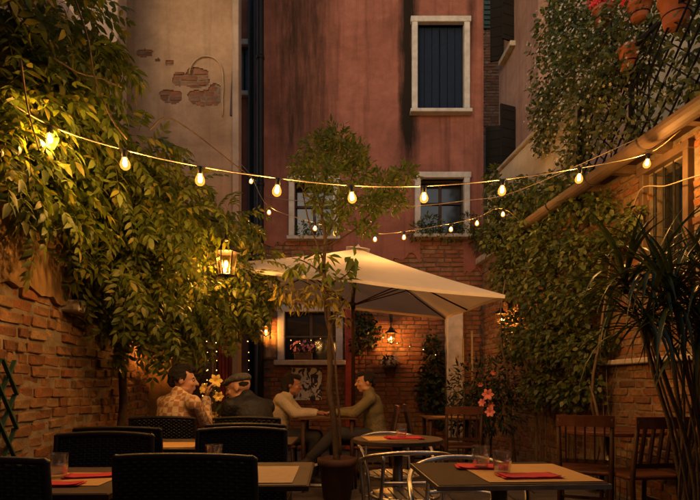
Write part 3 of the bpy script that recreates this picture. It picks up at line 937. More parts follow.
# ================================================================== PLANTS
def frames(tips, ups):
    x = tips / np.linalg.norm(tips, axis=1, keepdims=True)
    y = np.cross(ups, x); y /= np.maximum(np.linalg.norm(y, axis=1, keepdims=True), 1e-6)
    z = np.cross(x, y)
    return np.stack([x, y, z], axis=2)               # columns

def scatter(name, base, pos, tips, ups, scale, mat, parent, kind='stuff'):
    bv, bf = base
    M = frames(tips, ups)
    v = np.einsum('nij,kj->nki', M, bv) * scale[:, None, None] + pos[:, None, :]
    off = np.array(wloc(parent)) if parent is not None else np.zeros(3)
    n, k = len(pos), len(bv)
    f = (bf[None] + (np.arange(n) * k)[:, None, None]).reshape(-1, bf.shape[1])
    o = link(name, np_mesh(name, v.reshape(-1, 3) - off, f), mat, parent)
    if kind: o['kind'] = kind
    return o

def leaf_base(w=.36, fold=.10, droop=.15, tri=True):
    """one leaf of unit length along +X: folded along the midrib, curling at the tip"""
    xs = [0, .30, .65, 1.0]; ws = [0, w * .5, w * .40, 0]
    v = []
    for x, q in zip(xs, ws):
        z = -droop * x * x
        v += [(x, q, z + fold * q * 2), (x, 0, z), (x, -q, z + fold * q * 2)]
    f = []
    for i in range(3):
        a, b = i * 3, i * 3 + 3
        f += [(a, a + 1, b + 1), (a, b + 1, b), (a + 1, a + 2, b + 2), (a + 1, b + 2, b + 1)]
    v = np.array(v); f = np.array(f)
    # drop the zero-area triangles at base and tip
    keep = [t for t in f if np.linalg.norm(np.cross(v[t[1]] - v[t[0]], v[t[2]] - v[t[0]])) > 1e-7]
    f = np.array(keep)
    used = np.unique(f); mp = -np.ones(len(v), int); mp[used] = np.arange(len(used))
    return v[used], mp[f]

def ivy_base():
    v = np.array([(0, 0, 0), (.12, .42, .05), (.45, .30, .06), (.55, .52, .02), (1, 0, -.12), (.55, -.52, .02), (.45, -.30, .06), (.12, -.42, .05), (.5, 0, -.02)])
    f = np.array([(0, 8, 1), (1, 8, 2), (2, 8, 3), (3, 8, 4), (4, 8, 5), (5, 8, 6), (6, 8, 7), (7, 8, 0)])
    return v, f

def star_base(n=5, cup=.25, w=.28):
    """a small open flower, unit radius, axis +X"""
    v, f = [(0, 0, 0)], []
    for k in range(n):
        a = 2 * math.pi * k / n
        for r, da, h in ((.55, -w * 1.6, cup * .5), (1.0, 0, cup), (.55, w * 1.6, cup * .5)):
            v.append((h, r * math.cos(a + da), r * math.sin(a + da)))
        b = 1 + k * 3
        f += [(0, b, b + 1), (0, b + 1, b + 2)]
    return np.array(v), np.array(f)

LEAF = leaf_base(); LEAF_SLIM = leaf_base(.30, .12, .22); LEAF_WIDE = leaf_base(.62, .08, .12); IVY = ivy_base(); STAR = star_base()

def blobs(spec, n, surf=.62):
    """n points in a set of ellipsoids, thicker near the skin; returns positions and outward directions"""
    vol = np.array([s[3] * s[4] * s[5] for s in spec]) ** .75; vol /= vol.sum()
    idx = RNG.choice(len(spec), n, p=vol)
    d = RNG.normal(size=(n, 3)); d /= np.linalg.norm(d, axis=1, keepdims=True)
    r = surf + (1 - surf) * RNG.random(n) ** .6
    r *= 1 + .22 * np.array([noise.noise((v[0] * 2.3 + i, v[1] * 2.3, v[2] * 2.3)) for v, i in zip(d, idx)])
    r = np.where(RNG.random(n) < .25, RNG.random(n), r)
    S = np.array(spec)[idx]
    return S[:, :3] + d * S[:, 3:6] * r[:, None], d

def rnd3(n, s=1.0): return RNG.normal(size=(n, 3)) * s

# ------------------------------------------------------------------ wisteria over the left wall
wis = empty('wisteria', LW(4.9, .10, 0), 0, 'large wisteria spilling over the left brick wall in hanging pinnate leaves', 'climber')
stem = MB()
def vine(mb, pts, r0, r1, n=7, k=5):
    pp = smoothpath(pts, k); m_ = len(pp)
    pp = [p + Vector((noise.noise(p * 3), noise.noise(p * 3 + Vector((5, 0, 0))), noise.noise(p * 3 + Vector((0, 7, 0))))) * r0 * .9 for p in pp]
    mb.tube(pp, [r0 + (r1 - r0) * i / (m_ - 1) for i in range(m_)], n)
vine(stem, [LW(4.9, .12, 0), LW(4.85, .13, .7), LW(5.0, .12, 1.2), P(117, 340, 4.6), P(98, 320, 4.3), P(89, 292, 4.1), P(92, 262, 4.0), P(80, 225, 3.9), P(60, 170, 3.8)], .040, .02)
vine(stem, [P(117, 340, 4.6), P(105, 300, 4.5), P(112, 275, 4.4), P(130, 240, 4.4), P(170, 210, 4.6)], .022, .012)
vine(stem, [P(98, 320, 4.3), P(110, 290, 4.2), P(96, 270, 4.1), P(110, 240, 4.1)], .018, .01)
vine(stem, [P(60, 170, 3.8), P(40, 100, 3.3), P(20, 40, 3.0), P(0, -20, 2.8)], .018, .01)
vine(stem, [P(60, 170, 3.8), P(110, 175, 4.2), P(180, 200, 4.8), P(235, 235, 5.2)], .016, .008)
stem.build('trunk', 'bark', wis, smooth=True)
# bare whips that reach into the open
whip = MB(); vine(whip, [P(72, -8, 3.0), P(88, 40, 3.0), P(95, 80, 3.05), P(112, 120, 3.1), P(127, 140, 3.2)], .006, .004, 5); whip.build('shoot', 'twig', wis, smooth=True)
whip = MB(); vine(whip, [P(50, 55, 2.9), P(78, 72, 3.0), P(100, 78, 3.1), P(122, 88, 3.2)], .005, .003, 5); whip.build('shoot', 'twig', wis, smooth=True)
whip = MB(); vine(whip, [P(150, 130, 4.1), P(168, 118, 4.2), P(200, 137, 4.5), P(235, 165, 4.9), P(256, 182, 5.0)], .007, .004, 5); whip.build('shoot', 'twig', wis, smooth=True)
whip = MB(); vine(whip, [P(20, 60, 2.6), P(28, 110, 2.7), P(38, 150, 2.8)], .006, .003, 5); whip.build('shoot', 'twig', wis, smooth=True)

def pinnate(pairs, L, leaflet, droop, seed):
    rr = random.Random(seed); v, f = [], []
    bl = leaf_base(.40, .10, .28)
    def addleaf(o, tip, upv, s):
        M = frames(np.array([tip]), np.array([upv]))[0]
        k = len(v); q = bl[0] @ M.T * s + np.array(o)
        v.extend(q.tolist()); f.extend((bl[1] + k).tolist())
    for i in range(pairs):
        u = .22 + .74 * i / (pairs - 1)
        p = (L * u, 0, -droop * L * u * u)
        s = leaflet * (1 - .25 * abs(u - .5) * 2) * rr.uniform(.85, 1.12)
        for sd in (-1, 1):
            addleaf(p, (rr.uniform(.35, .6), sd * rr.uniform(.75, 1), rr.uniform(-.65, -.2)), (rr.uniform(-.2, .2), rr.uniform(-.25, .25), 1), s)
    addleaf((L, 0, -droop * L), (1, 0, -.7), (.4, 0, 1), leaflet)
    # rachis, a thin three-sided stalk
    n0 = len(v)
    for u in (0, .5, 1):
        for a in (0, 2.1, 4.2): v.append((L * u, .0018 * math.cos(a), -droop * L * u * u + .0018 * math.sin(a)))
    for i in range(2):
        for a in range(3):
            q0, q1, q2, q3 = n0 + i * 3 + a, n0 + i * 3 + (a + 1) % 3, n0 + i * 3 + 3 + (a + 1) % 3, n0 + i * 3 + 3 + a
            f += [(q0, q1, q2), (q0, q2, q3)]
    return np.array(v), np.array(f)
PIN = [pinnate(5, .27, .090, .35, 1), pinnate(6, .31, .088, .55, 2), pinnate(4, .22, .095, .25, 3), pinnate(5, .26, .085, .85, 4)]
PINM = []
for b in PIN:
    me = np_mesh('leaf', *b); me.materials.append(MATS['leaf_wisteria']); PINM.append(me)
WB = []       # ellipsoids: image column and row, depth, radii
for (px, py, d, rx, ry, rz) in [(10, 15, 3.2, .50, .6, .50), (45, 60, 3.4, .36, .5, .34), (5, 110, 3.4, .35, .6, .42), (45, 135, 3.75, .40, .4, .34),
                                (90, 160, 4.0, .42, .45, .34), (60, 195, 3.9, .36, .45, .30), (115, 205, 4.25, .50, .5, .36), (160, 225, 4.5, .50, .5, .42),
                                (120, 265, 4.3, .36, .45, .42), (150, 305, 4.6, .36, .4, .36), (190, 265, 5.2, .42, .4, .46), (195, 310, 5.1, .28, .3, .26),
                                (232, 290, 5.5, .24, .3, .30), (225, 225, 5.7, .30, .35, .24), (10, 190, 3.2, .28, .4, .30), (135, 150, 4.2, .30, .35, .14), (252, 295, 5.5, .16, .2, .22), (262, 270, 5.6, .12, .2, .14), (-8, 115, 2.9, .2, .2, .24), (-2, 170, 2.9, .2, .2, .22), (25, 165, 3.6, .3, .3, .3), (55, 215, 3.8, .3, .3, .3)]:
    c = P(px, py, d); WB.append((c.x, c.y, c.z, rx, ry, rz))
WB += [(-1.93, 3.15, 2.62, .12, .45, .30), (-1.92, 3.0, 2.35, .10, .35, .25), (-1.90, 3.3, 2.75, .10, .5, .3)] * 5
n = 3400
pos, out = blobs(WB, n, .55)
keep = ((pos[:, 0] > (-1.65 - .11 * pos[:, 1] + .10)) | (pos[:, 2] > 3.15)) & (pos[:, 1] > 2.5)
for q_ in [P(50, 139, 2.95), P(50, 139, 2.75), P(50, 139, 2.6), P(125, 163, 2.85), P(125, 163, 3.1), P(200, 179, 3.2), P(226, 262, 4.85), P(226, 258, 4.6)]:      # leaves are cut back around the lamps
    keep &= ((pos - np.array(q_)) ** 2).sum(1) > (.24 if q_.y < 4 else .32) ** 2
pos, out = pos[keep], out[keep]; n = len(pos)
tips = out * .8 + rnd3(n, .35) + np.array([.18, -.12, -.55])
ups = out * .5 + rnd3(n, .3) + np.array([0, 0, .8])
scl = RNG.uniform(.75, 1.12, n)
# those that show largest (nearest, on the outside) are leaves of their own
near = np.argsort(pos[:, 1] - .35 * out[:, 0] + .25 * out[:, 1])
own = near[:296]; rest = near[296:]
Mf = frames(tips, ups); base = np.array(wloc(wis))
for i in own:
    o = link('leaf', PINM[RNG.integers(4)], None, wis, tuple(pos[i] - base))
    o.rotation_euler = Matrix(Mf[i].tolist()).to_euler(); o.scale = (scl[i],) * 3
vv, ff, off = [], [], 0
for k in range(4):
    s = rest[k::4]
    bv, bf = PIN[k]
    v = np.einsum('nij,kj->nki', Mf[s], bv) * scl[s][:, None, None] + pos[s][:, None, :]
    ff.append((bf[None] + (np.arange(len(s)) * len(bv))[:, None, None]).reshape(-1, 3) + off)
    vv.append(v.reshape(-1, 3)); off += len(s) * len(bv)
o = link('foliage', np_mesh('foliage', np.concatenate(vv) - base, np.concatenate(ff)), 'leaf_wisteria', wis); o['kind'] = 'stuff'

# small box bush of fresher green that pokes out of the wisteria by the passage
def shrub(name, label, spec, n, base, scale, mat, at, cat='shrub', stems=None, group=None, surf=.55):
    root = empty(name, at, 0, label, cat, group)
    pos, out = blobs(spec, n, surf)
    tips = out + rnd3(n, .5) + np.array([0, 0, -.15]); ups = out * .6 + rnd3(n, .35) + np.array([0, 0, .7])
    scatter('foliage', base, pos, tips, ups, RNG.uniform(scale * .7, scale * 1.25, n), mat, root)
    if stems:
        m = MB()
        for pts, r0, r1 in stems: vine(m, pts, r0, r1, 6)
        m.build('stem', 'bark', root, smooth=True)
    return root
shrub('climber', 'bright green box-leaved climber in front of the ochre wall beside the lantern',
      [(*P(210, 240, 6.2), .28, .3, .2), (*P(226, 232, 6.3), .22, .25, .2), (*P(195, 235, 6.1), .25, .25, .18)], 800, LEAF_WIDE, .05, 'leaf_tree', P(215, 386, 6.4) * 1.0 - Vector((0, 0, 1.1)),
      'climber', [([Vector((P(215, 386, 6.4).x, 6.4, 0)), Vector((P(213, 386, 6.4).x, 6.4, 1.4)), P(212, 240, 6.3)], .02, .01)])

# ------------------------------------------------------------------ potted tree in the middle of the court
TD = 5.3
tree = empty('potted_tree', (P(337, 0, TD).x, TD, 0), 0, 'slender small-leaved tree in a clay pot rising in front of the parasol', 'tree')
px0 = P(337, 0, TD).x
m = MB(); m.lathe([(.12, 0), (.135, .01), (.175, .33), (.19, .335), (.195, .40), (.175, .405), (.165, .36), (.02, .355)], (px0, TD, 0), 24)
m.build('pot', 'pot_dark', tree, smooth=True)
tk = MB()
vine(tk, [(px0, TD, .34), P(333, 430, TD), P(330, 380, TD), P(331, 330, TD), P(325, 290, TD), P(324, 240, TD), P(322, 205, TD)], .036, .013, 8)
vine(tk, [P(340, 455, TD - .05), P(338, 400, TD - .05), P(333, 345, TD - .03), P(326, 320, TD), P(324, 290, TD)], .014, .010, 6)
for pts in ([P(324, 262, TD), P(310, 225, TD), P(301, 180, TD), P(298, 150, TD)], [P(322, 215, TD), P(326, 180, TD), P(332, 150, TD), P(335, 135, TD)],
            [P(324, 240, TD), P(345, 200, TD), P(355, 165, TD), P(362, 150, TD)], [P(324, 250, TD), P(360, 225, TD + .1), P(385, 190, TD + .1), P(405, 165, TD + .1)],
            [P(325, 275, TD), P(305, 262, TD), P(292, 258, TD)], [P(326, 285, TD), P(345, 275, TD), P(352, 265, TD)], [P(384, 192, TD + .1), P(375, 220, TD + .1), P(362, 235, TD)],
            [P(330, 320, TD), P(345, 300, TD - .1), P(352, 290, TD - .1)], [P(320, 205, TD), P(308, 195, TD - .2), P(296, 180, TD - .25)]):
    vine(tk, pts, .010, .004, 5)
tk.build('trunk', 'bark', tree, smooth=True)
TB = []
for (px, py, d, rx, rz) in [(335, 138, 0, .20, .12), (318, 150, .1, .20, .14), (300, 168, -.1, .14, .13), (350, 155, .1, .20, .17), (325, 175, -.15, .22, .14),
                            (360, 172, .1, .16, .13), (382, 185, .1, .18, .14), (404, 175, .15, .15, .12), (372, 205, 0, .18, .12), (395, 202, .2, .16, .11), (345, 200, -.1, .16, .12), (318, 200, 0, .14, .12), (335, 222, .05, .16, .10), (365, 228, .1, .14, .09)]:
    c = P(px, py, TD + d); TB.append((c.x, c.y, c.z, rx * .92, rx * 1.05, rz * .98))
pos, out = blobs(TB, 3300, .25); n = len(pos)
scatter('crown', LEAF, pos, out + rnd3(n, .6) + np.array([0, 0, .1]), out * .4 + rnd3(n, .4) + np.array([0, 0, .8]), RNG.uniform(.045, .085, n), 'leaf_tree', tree)
SB = [(*P(px, py, TD), r, r, r * .7) for px, py, r in [(303, 262, .09), (293, 268, .06), (326, 258, .08), (345, 268, .07), (352, 258, .06), (330, 275, .07), (318, 250, .06), (347, 282, .05)]]
pos, out = blobs(SB, 90, .3); n = len(pos)
scatter('low_spray', LEAF_SLIM, pos, out * .6 + rnd3(n, .4) + np.array([0, 0, -.5]), out + rnd3(n, .3) + np.array([0, 0, .8]), RNG.uniform(.11, .17, n), 'leaf_tree', tree)
# leaves low on the stem, with lamplight painted in as yellow
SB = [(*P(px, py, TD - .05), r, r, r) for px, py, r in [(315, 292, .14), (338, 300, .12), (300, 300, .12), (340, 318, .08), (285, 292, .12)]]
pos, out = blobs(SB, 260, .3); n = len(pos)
scatter('lower_foliage', LEAF_SLIM, pos, out * .6 + rnd3(n, .4) + np.array([0, 0, -.4]), out + rnd3(n, .3) + np.array([0, 0, .8]), RNG.uniform(.06, .11, n), 'leaf_lamplit', tree)

# ------------------------------------------------------------------ climbing plant on the right wall
vin = empty('wall_climber', RW(6.6, .15, 0), 0, 'dense small-leaved green climber covering the right brick wall below the gutter', 'climber')
VB = []
for (px, py, off, r) in [(498, 200, .42, .30), (490, 235, .5, .3), (492, 180, .4, .2), (560, 185, .3, .26), (520, 200, .28, .36), (545, 195, .25, .34), (575, 205, .22, .32), (600, 205, .18, .26), (630, 218, .15, .22), (520, 240, .34, .40), (550, 245, .32, .42), (582, 255, .26, .38),
                         (505, 275, .34, .38), (535, 290, .38, .46), (570, 300, .32, .42), (598, 290, .18, .26), (520, 335, .34, .42), (548, 340, .36, .44), (580, 350, .28, .38), (540, 385, .30, .36), (570, 392, .28, .32),
                         (590, 390, .20, .24), (605, 340, .12, .2), (612, 240, .15, .22), (500, 235, .34, .30)]:
    k = (px - 350) / F
    d = (3.28 - off) / (k + .11)
    c = P(px, py, d); s = d / 6.2
    VB.append((c.x, c.y, c.z, r * .55, r * .95 * s, r * .75 * s))
pos, out = blobs(VB, 10500, .5)
keep = pos[:, 0] < 3.28 - .11 * pos[:, 1] - .03
pos, out = pos[keep], out[keep]; n = len(pos)
scatter('foliage', LEAF_WIDE, pos, out * .5 + rnd3(n, .5) + np.array([-.3, -.2, -.5]), out * .5 + rnd3(n, .35) + np.array([-.4, -.2, .6]), RNG.uniform(.045, .085, n), 'leaf_ivy', vin)
m = MB()
for pts in ([RW(6.9, .15, 0), RW(6.85, .2, .8), P(520, 330, 6.7), P(532, 250, 6.7), P(540, 205, 6.8)], [RW(6.2, .12, 0), RW(6.1, .15, .9), P(570, 350, 6.0), P(575, 280, 6.0), P(585, 215, 6.1)],
            [RW(5.8, .08, 0), RW(5.6, .1, .6), P(592, 400, 5.4), P(600, 330, 5.3), P(612, 250, 5.3)], [RW(5.5, .06, 0), P(598, 415, 5.3), P(590, 385, 5.4)], [RW(7.2, .3, 0), P(508, 380, 7.0), P(500, 330, 7.0), P(505, 280, 7.0)]):
    vine(m, pts, .022, .008, 6)
for k in range(26):
    d = random.uniform(5.2, 7.0); z = random.uniform(.5, 1.0)
    p = RW(d, random.uniform(.03, .2), z)
    vine(m, [p - Vector((0, 0, z)), p, p + Vector((random.uniform(-.1, .1), random.uniform(-.2, .2), random.uniform(.2, .5)))], .006, .003, 4, 3)
m.build('stem', 'twig', vin, smooth=True)

# ------------------------------------------------------------------ flowering climber over the terrace
jas = empty('flowering_climber', RW(6.6, -.4, 3.31), 0, 'white flowering climber billowing over the terrace parapet and railing', 'climber')
JB = []
for (px, py, off, r) in [(560, 30, -.1, .55), (590, 10, -.3, .6), (555, 75, 0, .5), (585, 60, 0, .55), (560, 110, .05, .48), (590, 105, .05, .5), (548, 140, .05, .32), (575, 150, .08, .34), (620, 30, -.2, .5),
                         (615, 75, .02, .42), (640, 60, -.1, .4), (620, 115, .05, .34), (650, 20, -.2, .45), (690, 10, -.2, .4), (690, 50, -.1, .3), (660, 100, 0, .26), (640, 130, 0, .22), (580, 180, .12, .22), (572, 205, .14, .14), (690, 85, 0, .25), (545, 110, .1, .35), (603, 140, .06, .2)]:
    k = (px - 350) / F
    d = (3.28 - off) / (k + .11)
    c = P(px, py, d); s = d / 6.5
    JB.append((c.x, c.y, c.z, r * .6, r * .8 * s, r * .7 * s))
pos, out = blobs(JB, 8000, .5); n = len(pos)
scatter('foliage', LEAF_WIDE, pos, out * .6 + rnd3(n, .5) + np.array([-.15, -.1, -.4]), out * .5 + rnd3(n, .35) + np.array([-.3, -.2, .6]), RNG.uniform(.045, .08, n), 'leaf_jasmine', jas)
pos, out = blobs(JB[:11] + JB[17:], 1500, .97); n = len(pos)
pos += out * .03
scatter('blossom', STAR, pos, out + rnd3(n, .4) + np.array([-.4, -.4, .1]), rnd3(n) + .01, RNG.uniform(.012, .020, n), 'petal_white', jas)
m = MB()
for pts in ([RW(7.6, -.3, 3.31), RW(7.5, -.25, 4.6), P(560, 60, 7.6), P(575, 10, 7.7)], [RW(6.8, -.3, 3.31), P(590, 110, 6.6), P(600, 50, 6.7), P(620, 10, 6.6)], [RW(5.8, -.3, 3.31), P(640, 110, 5.6), P(650, 60, 5.6), P(655, 0, 5.7)],
            [RW(5.5, -.05, 3.31), P(630, 150, 5.8), P(655, 110, 5.5)], [RW(5.3, -.05, 3.31), P(655, 145, 5.3), P(640, 105, 5.5)], [P(575, 110, 7.0), P(578, 160, 6.9), P(572, 212, 6.9)]):
    vine(m, pts, .016, .005, 6)
m.build('stem', 'bark', jas, smooth=True)

# flowerpots on the terrace railing
def potted(name, label, c, r, h, plant, flower=None, nl=120, nf=30, group=None, potmat='terracotta', spread=1.5, leaf=.06, square=False, cat='flowerpot'):
    root = empty(name, c, 0, label, cat, group)
    m = MB()
    if square:
        for s in ((r * 2.4, r * 1.2, h),):
            m.box(Vector(c) + Vector((0, 0, h / 2)), s, Matrix.Rotation(math.atan2(WT.y, WT.x), 3, 'Z') if square == 'wall' else None, bev=.012)
        m.build('pot', potmat, root)
    else:
        m.lathe([(r * .66, 0), (r * .7, .005), (r * .95, h * .8), (r * 1.05, h * .8), (r * 1.05, h), (r * .92, h), (r * .88, h * .85), (.01, h * .84)], c, 18); m.build('pot', potmat, root, smooth=True)
    top = Vector(c) + Vector((0, 0, h))
    sp = [(top.x, top.y, top.z + r * .5, r * spread * (1.5 if square else 1), r * spread, r * spread * .8)]
    pos, out = blobs(sp, nl, .4)
    pos[:, 2] = np.maximum(pos[:, 2], top.z - .06)
    scatter('foliage', LEAF_WIDE, pos, out + rnd3(nl, .4), out * .4 + rnd3(nl, .3) + np.array([0, 0, .8]), RNG.uniform(leaf * .7, leaf * 1.2, nl), plant, root)
    if flower:
        pos, out = blobs([(sp[0][0], sp[0][1], sp[0][2] + r * .3, *sp[0][3:])], nf, .95)
        pos[:, 2] = np.maximum(pos[:, 2], top.z)
        scatter('blossom', STAR, pos, out + np.array([0, -.6, .3]), rnd3(nf) + .01, RNG.uniform(.028, .045, nf), flower, root)
    return root
for i, (px, py, r, h, lab) in enumerate([(629, 70, .10, .22, 'terracotta pot hooked on the lattice railing amid white flowers'),
                                         (676, 26, .14, .27, 'large terracotta pot high on the terrace shelf'),
                                         (603, 24, .11, .16, 'pot of red geraniums above the white flowering climber'),
                                         (640, 20, .11, .16, 'pot of red geraniums beside the large terracotta pot')]):
    k = (px - 350) / F; d = (3.28 + (0, .06, .10, .10)[i]) / (k + .11)
    c = P(px, py, d)
    potted('flowerpot', lab, c, r, h, 'leaf_jasmine', 'petal_red' if i > 1 else None, 90 if i > 1 else 40, 70, 'flowerpots on the terrace', leaf=.05, spread=1.3)
    # iron ring bracket that carries the pot on its post
    m = MB(); m.tube([c + Vector((r * .78 * math.cos(a), r * .78 * math.sin(a), h * .3)) for a in [2 * math.pi * q / 16 for q in range(16)]], .007, 5, closed=True)
    back = RW(d, -.02, c.z + h * .3)
    m.tube([c + Vector((r * .78, 0, h * .3)), Vector((max(back.x, c.x + r * .8), d, c.z + h * .3)), Vector((max(back.x, c.x + r * .8), d, 3.31))], .009, 6)
    st = m.build('pot_stand', 'iron', smooth=True)
    tag(st, ['thin iron stand under the pot hooked on the lattice railing', 'thin iron stand under the large terracotta pot', 'thin iron stand under the geranium pot above the white flowers', 'thin iron stand under the geranium pot beside the large pot'][i], 'stand', 'iron pot stands on the terrace')

# ------------------------------------------------------------------ narrow-leaved palm in front of the right wall
PD = 3.35
palm = empty('palm_plant', (P(688, 0, PD).x, PD, 0), 0, 'tall palm-like plant with spiky strap leaves in front of the right wall', 'palm')
def strap(L, w, droop, seed):
    rr = random.Random(seed); v, f = [], []
    N = 7
    for i in range(N + 1):
        u = i / N; ww = w * (.55 + .9 * u if u < .5 else 1.0 * (1 - (u - .5) * 1.96)) 
        x, z = L * (u - .18 * droop * u ** 3), -droop * L * .55 * u ** 2.4
        v += [(x, ww / 2, z + .25 * ww), (x, 0, z), (x, -ww / 2, z + .25 * ww)]
    for i in range(N):
        a, b = i * 3, i * 3 + 3
        f += [(a, a + 1, b + 1, b), (a + 1, a + 2, b + 2, b + 1)]
    me = np_mesh('leaf', np.array(v), np.array(f)); me.materials.append(MATS['leaf_palm']); return me
STR = [strap(.50, .030, .5, 1), strap(.58, .028, .9, 2), strap(.46, .030, .2, 3), strap(.54, .026, 1.3, 4)]
m = MB(); heads = []
for (bx, by, px, py, d) in [(684, .0, 655, 268, 3.3), (694, .06, 690, 262, 3.5), (700, -.03, 672, 300, 3.15), (690, .1, 625, 285, 3.4), (704, 0, 710, 285, 3.3), (698, .1, 700, 330, 3.2), (688, -.06, 645, 320, 3.2)]:
    b = Vector((P(bx, 0, PD).x, PD + by, 0)); hd = P(px, py, d); heads.append(hd)
    vine(m, [b, b + Vector((.0, 0, .5)), b.lerp(hd, .6) + Vector((.05, 0, .12)), hd], .016, .012, 7)
for k in range(9):
    b = Vector((P(random.uniform(672, 700), 0, PD).x, PD + random.uniform(-.1, .1), 0)); hd = random.choice(heads) + Vector((random.uniform(-.1, .1), 0, -.15))
    vine(m, [b, b.lerp(hd, .5) + Vector((random.uniform(.0, .08), 0, .1)), hd], .009, .006, 5)
m.build('stems', 'bark', palm, smooth=True)
base = wloc(palm)
for hd in heads:
    for k in range(42):
        a = random.uniform(0, 2 * math.pi); el = random.uniform(-.75, 1.35)
        dr_ = Vector((math.cos(a) * math.cos(el), math.sin(a) * math.cos(el), math.sin(el)))
        x = dr_; y_ = Vector((0, 0, 1)).cross(x).normalized(); z_ = x.cross(y_)
        o = link('leaf', random.choice(STR), None, palm, hd - base + Vector((0, 0, random.uniform(-.06, .06))))
        o.rotation_euler = Matrix((x, y_, z_)).transposed().to_euler(); s = random.uniform(.75, 1.15); o.scale = (s, s, s)

# ------------------------------------------------------------------ border plants by the right-hand back corner
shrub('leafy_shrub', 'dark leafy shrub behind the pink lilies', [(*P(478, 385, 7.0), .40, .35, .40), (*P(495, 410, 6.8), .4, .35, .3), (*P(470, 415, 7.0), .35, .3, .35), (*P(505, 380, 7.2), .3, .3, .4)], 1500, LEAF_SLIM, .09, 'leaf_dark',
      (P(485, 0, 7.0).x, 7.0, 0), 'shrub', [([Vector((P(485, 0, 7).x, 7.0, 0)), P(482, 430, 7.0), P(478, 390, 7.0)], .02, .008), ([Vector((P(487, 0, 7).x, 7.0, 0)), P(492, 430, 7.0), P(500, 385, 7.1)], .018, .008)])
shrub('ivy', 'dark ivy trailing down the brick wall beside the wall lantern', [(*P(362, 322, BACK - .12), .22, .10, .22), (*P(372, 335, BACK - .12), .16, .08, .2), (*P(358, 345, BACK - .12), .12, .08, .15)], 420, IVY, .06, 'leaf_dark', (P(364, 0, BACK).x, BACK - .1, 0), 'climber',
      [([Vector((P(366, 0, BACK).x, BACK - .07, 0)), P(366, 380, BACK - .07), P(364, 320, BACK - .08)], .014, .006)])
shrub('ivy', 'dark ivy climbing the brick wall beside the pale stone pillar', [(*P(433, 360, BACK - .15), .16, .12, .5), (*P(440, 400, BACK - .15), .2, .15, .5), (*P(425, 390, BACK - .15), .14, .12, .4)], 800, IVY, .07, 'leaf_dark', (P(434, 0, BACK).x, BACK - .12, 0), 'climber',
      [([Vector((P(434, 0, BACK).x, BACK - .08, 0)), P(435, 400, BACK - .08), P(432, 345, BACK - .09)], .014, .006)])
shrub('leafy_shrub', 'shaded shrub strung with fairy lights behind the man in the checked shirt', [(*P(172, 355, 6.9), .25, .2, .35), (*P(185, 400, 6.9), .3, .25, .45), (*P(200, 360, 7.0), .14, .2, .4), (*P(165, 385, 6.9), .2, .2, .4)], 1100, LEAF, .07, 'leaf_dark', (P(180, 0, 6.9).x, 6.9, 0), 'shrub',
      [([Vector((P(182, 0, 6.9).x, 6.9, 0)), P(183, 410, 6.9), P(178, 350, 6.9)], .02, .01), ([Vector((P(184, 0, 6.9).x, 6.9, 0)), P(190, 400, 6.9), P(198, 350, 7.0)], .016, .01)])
shrub('leafy_shrub', 'sprawling shrub on the sill of the right-hand first-floor window', [(*P(430, 226, BACK - .15), .24, .14, .2), (*P(450, 233, BACK - .15), .22, .14, .14), (*P(470, 225, BACK - .15), .2, .14, .2), (*P(478, 240, BACK - .2), .14, .12, .22), (*P(418, 232, BACK - .15), .16, .12, .16)], 900, LEAF, .07, 'leaf_ivy', P(445, 240, BACK - .12), 'shrub')
shrub('leafy_shrub', 'shrub growing on the sill of the left-hand first-floor window', [(*P(305, 230, BACK - .15), .16, .14, .14), (*P(322, 232, BACK - .15), .16, .14, .12)], 300, LEAF, .06, 'leaf_ivy', P(313, 239, BACK - .12), 'shrub')

# lilies
def lily(c, r, mat, parent, tilt):
    m = MB()
    X = Vector(tilt).normalized(); Y = Vector((0, 0, 1)).cross(X).normalized(); Z = X.cross(Y)
    for k in range(6):
        a = k * math.pi / 3; rad = Y * math.cos(a) + Z * math.sin(a); sd = Y * -math.sin(a) + Z * math.cos(a)
        w = r * .30; pts = []
        for u, ww, out_, fw in ((0, .25, .05, 0), (.35, .9, .35, .45), (.7, 1, .75, .62), (1, .05, 1.05, .48)):
            ctr = Vector(c) + rad * r * out_ + X * r * fw
            pts += [ctr - sd * w * ww, ctr + X * -.02 * r, ctr + sd * w * ww]
        fs = []
        for i in range(3): fs += [(i * 3, i * 3 + 1, i * 3 + 4, i * 3 + 3), (i * 3 + 1, i * 3 + 2, i * 3 + 5, i * 3 + 4)]
        m.add(pts, fs)
    return m.build('flower', mat, parent, smooth=True)
lp = empty('lily_plant', (P(488, 0, 6.3).x, 6.3, 0), 0, 'tall pink lilies blooming among the dark shrubs', 'lily')
m = MB()
for px, py, d, r in [(488, 394, 6.2, .068), (490, 412, 6.25, .06), (483, 403, 6.3, .05), (494, 372, 6.6, .04), (480, 384, 6.6, .035), (491, 404, 6.3, .045)]:
    c = P(px, py, d); lily(c, r, 'lily_pink', lp, (-.5 + random.uniform(-1.1, 1.1), -1, random.uniform(-.8, .5)))
    m.tube(smoothpath([(lp.location.x, 6.3, 0), (lp.location.x + .02, 6.32, .5), c + Vector((0, .05, -.1)), c]), .005, 5)
m.build('stem', 'leaf_dark', lp, smooth=True)
for k, (px, h) in enumerate([(463, 1.75), (472, 1.85), (458, 1.5)]):
    x = P(px, 0, 7.4).x
    m = MB(); m.tube([(x, 7.4, 0), (x + .01, 7.4, h * .5), (x, 7.41, h)], .014, 7)
    for q in range(6): m.tube([(x, 7.4, .15 + q * .27), (x, 7.4, .165 + q * .27)], .017, 7)
    tag(m.build('bamboo_cane', 'bamboo', smooth=True), ('middle-sized bamboo cane of three among the shrubs', 'tallest bamboo cane of three among the shrubs', 'shortest bamboo cane of three, nearest the pale pillar')[k], 'cane', 'bamboo canes by the pillar')

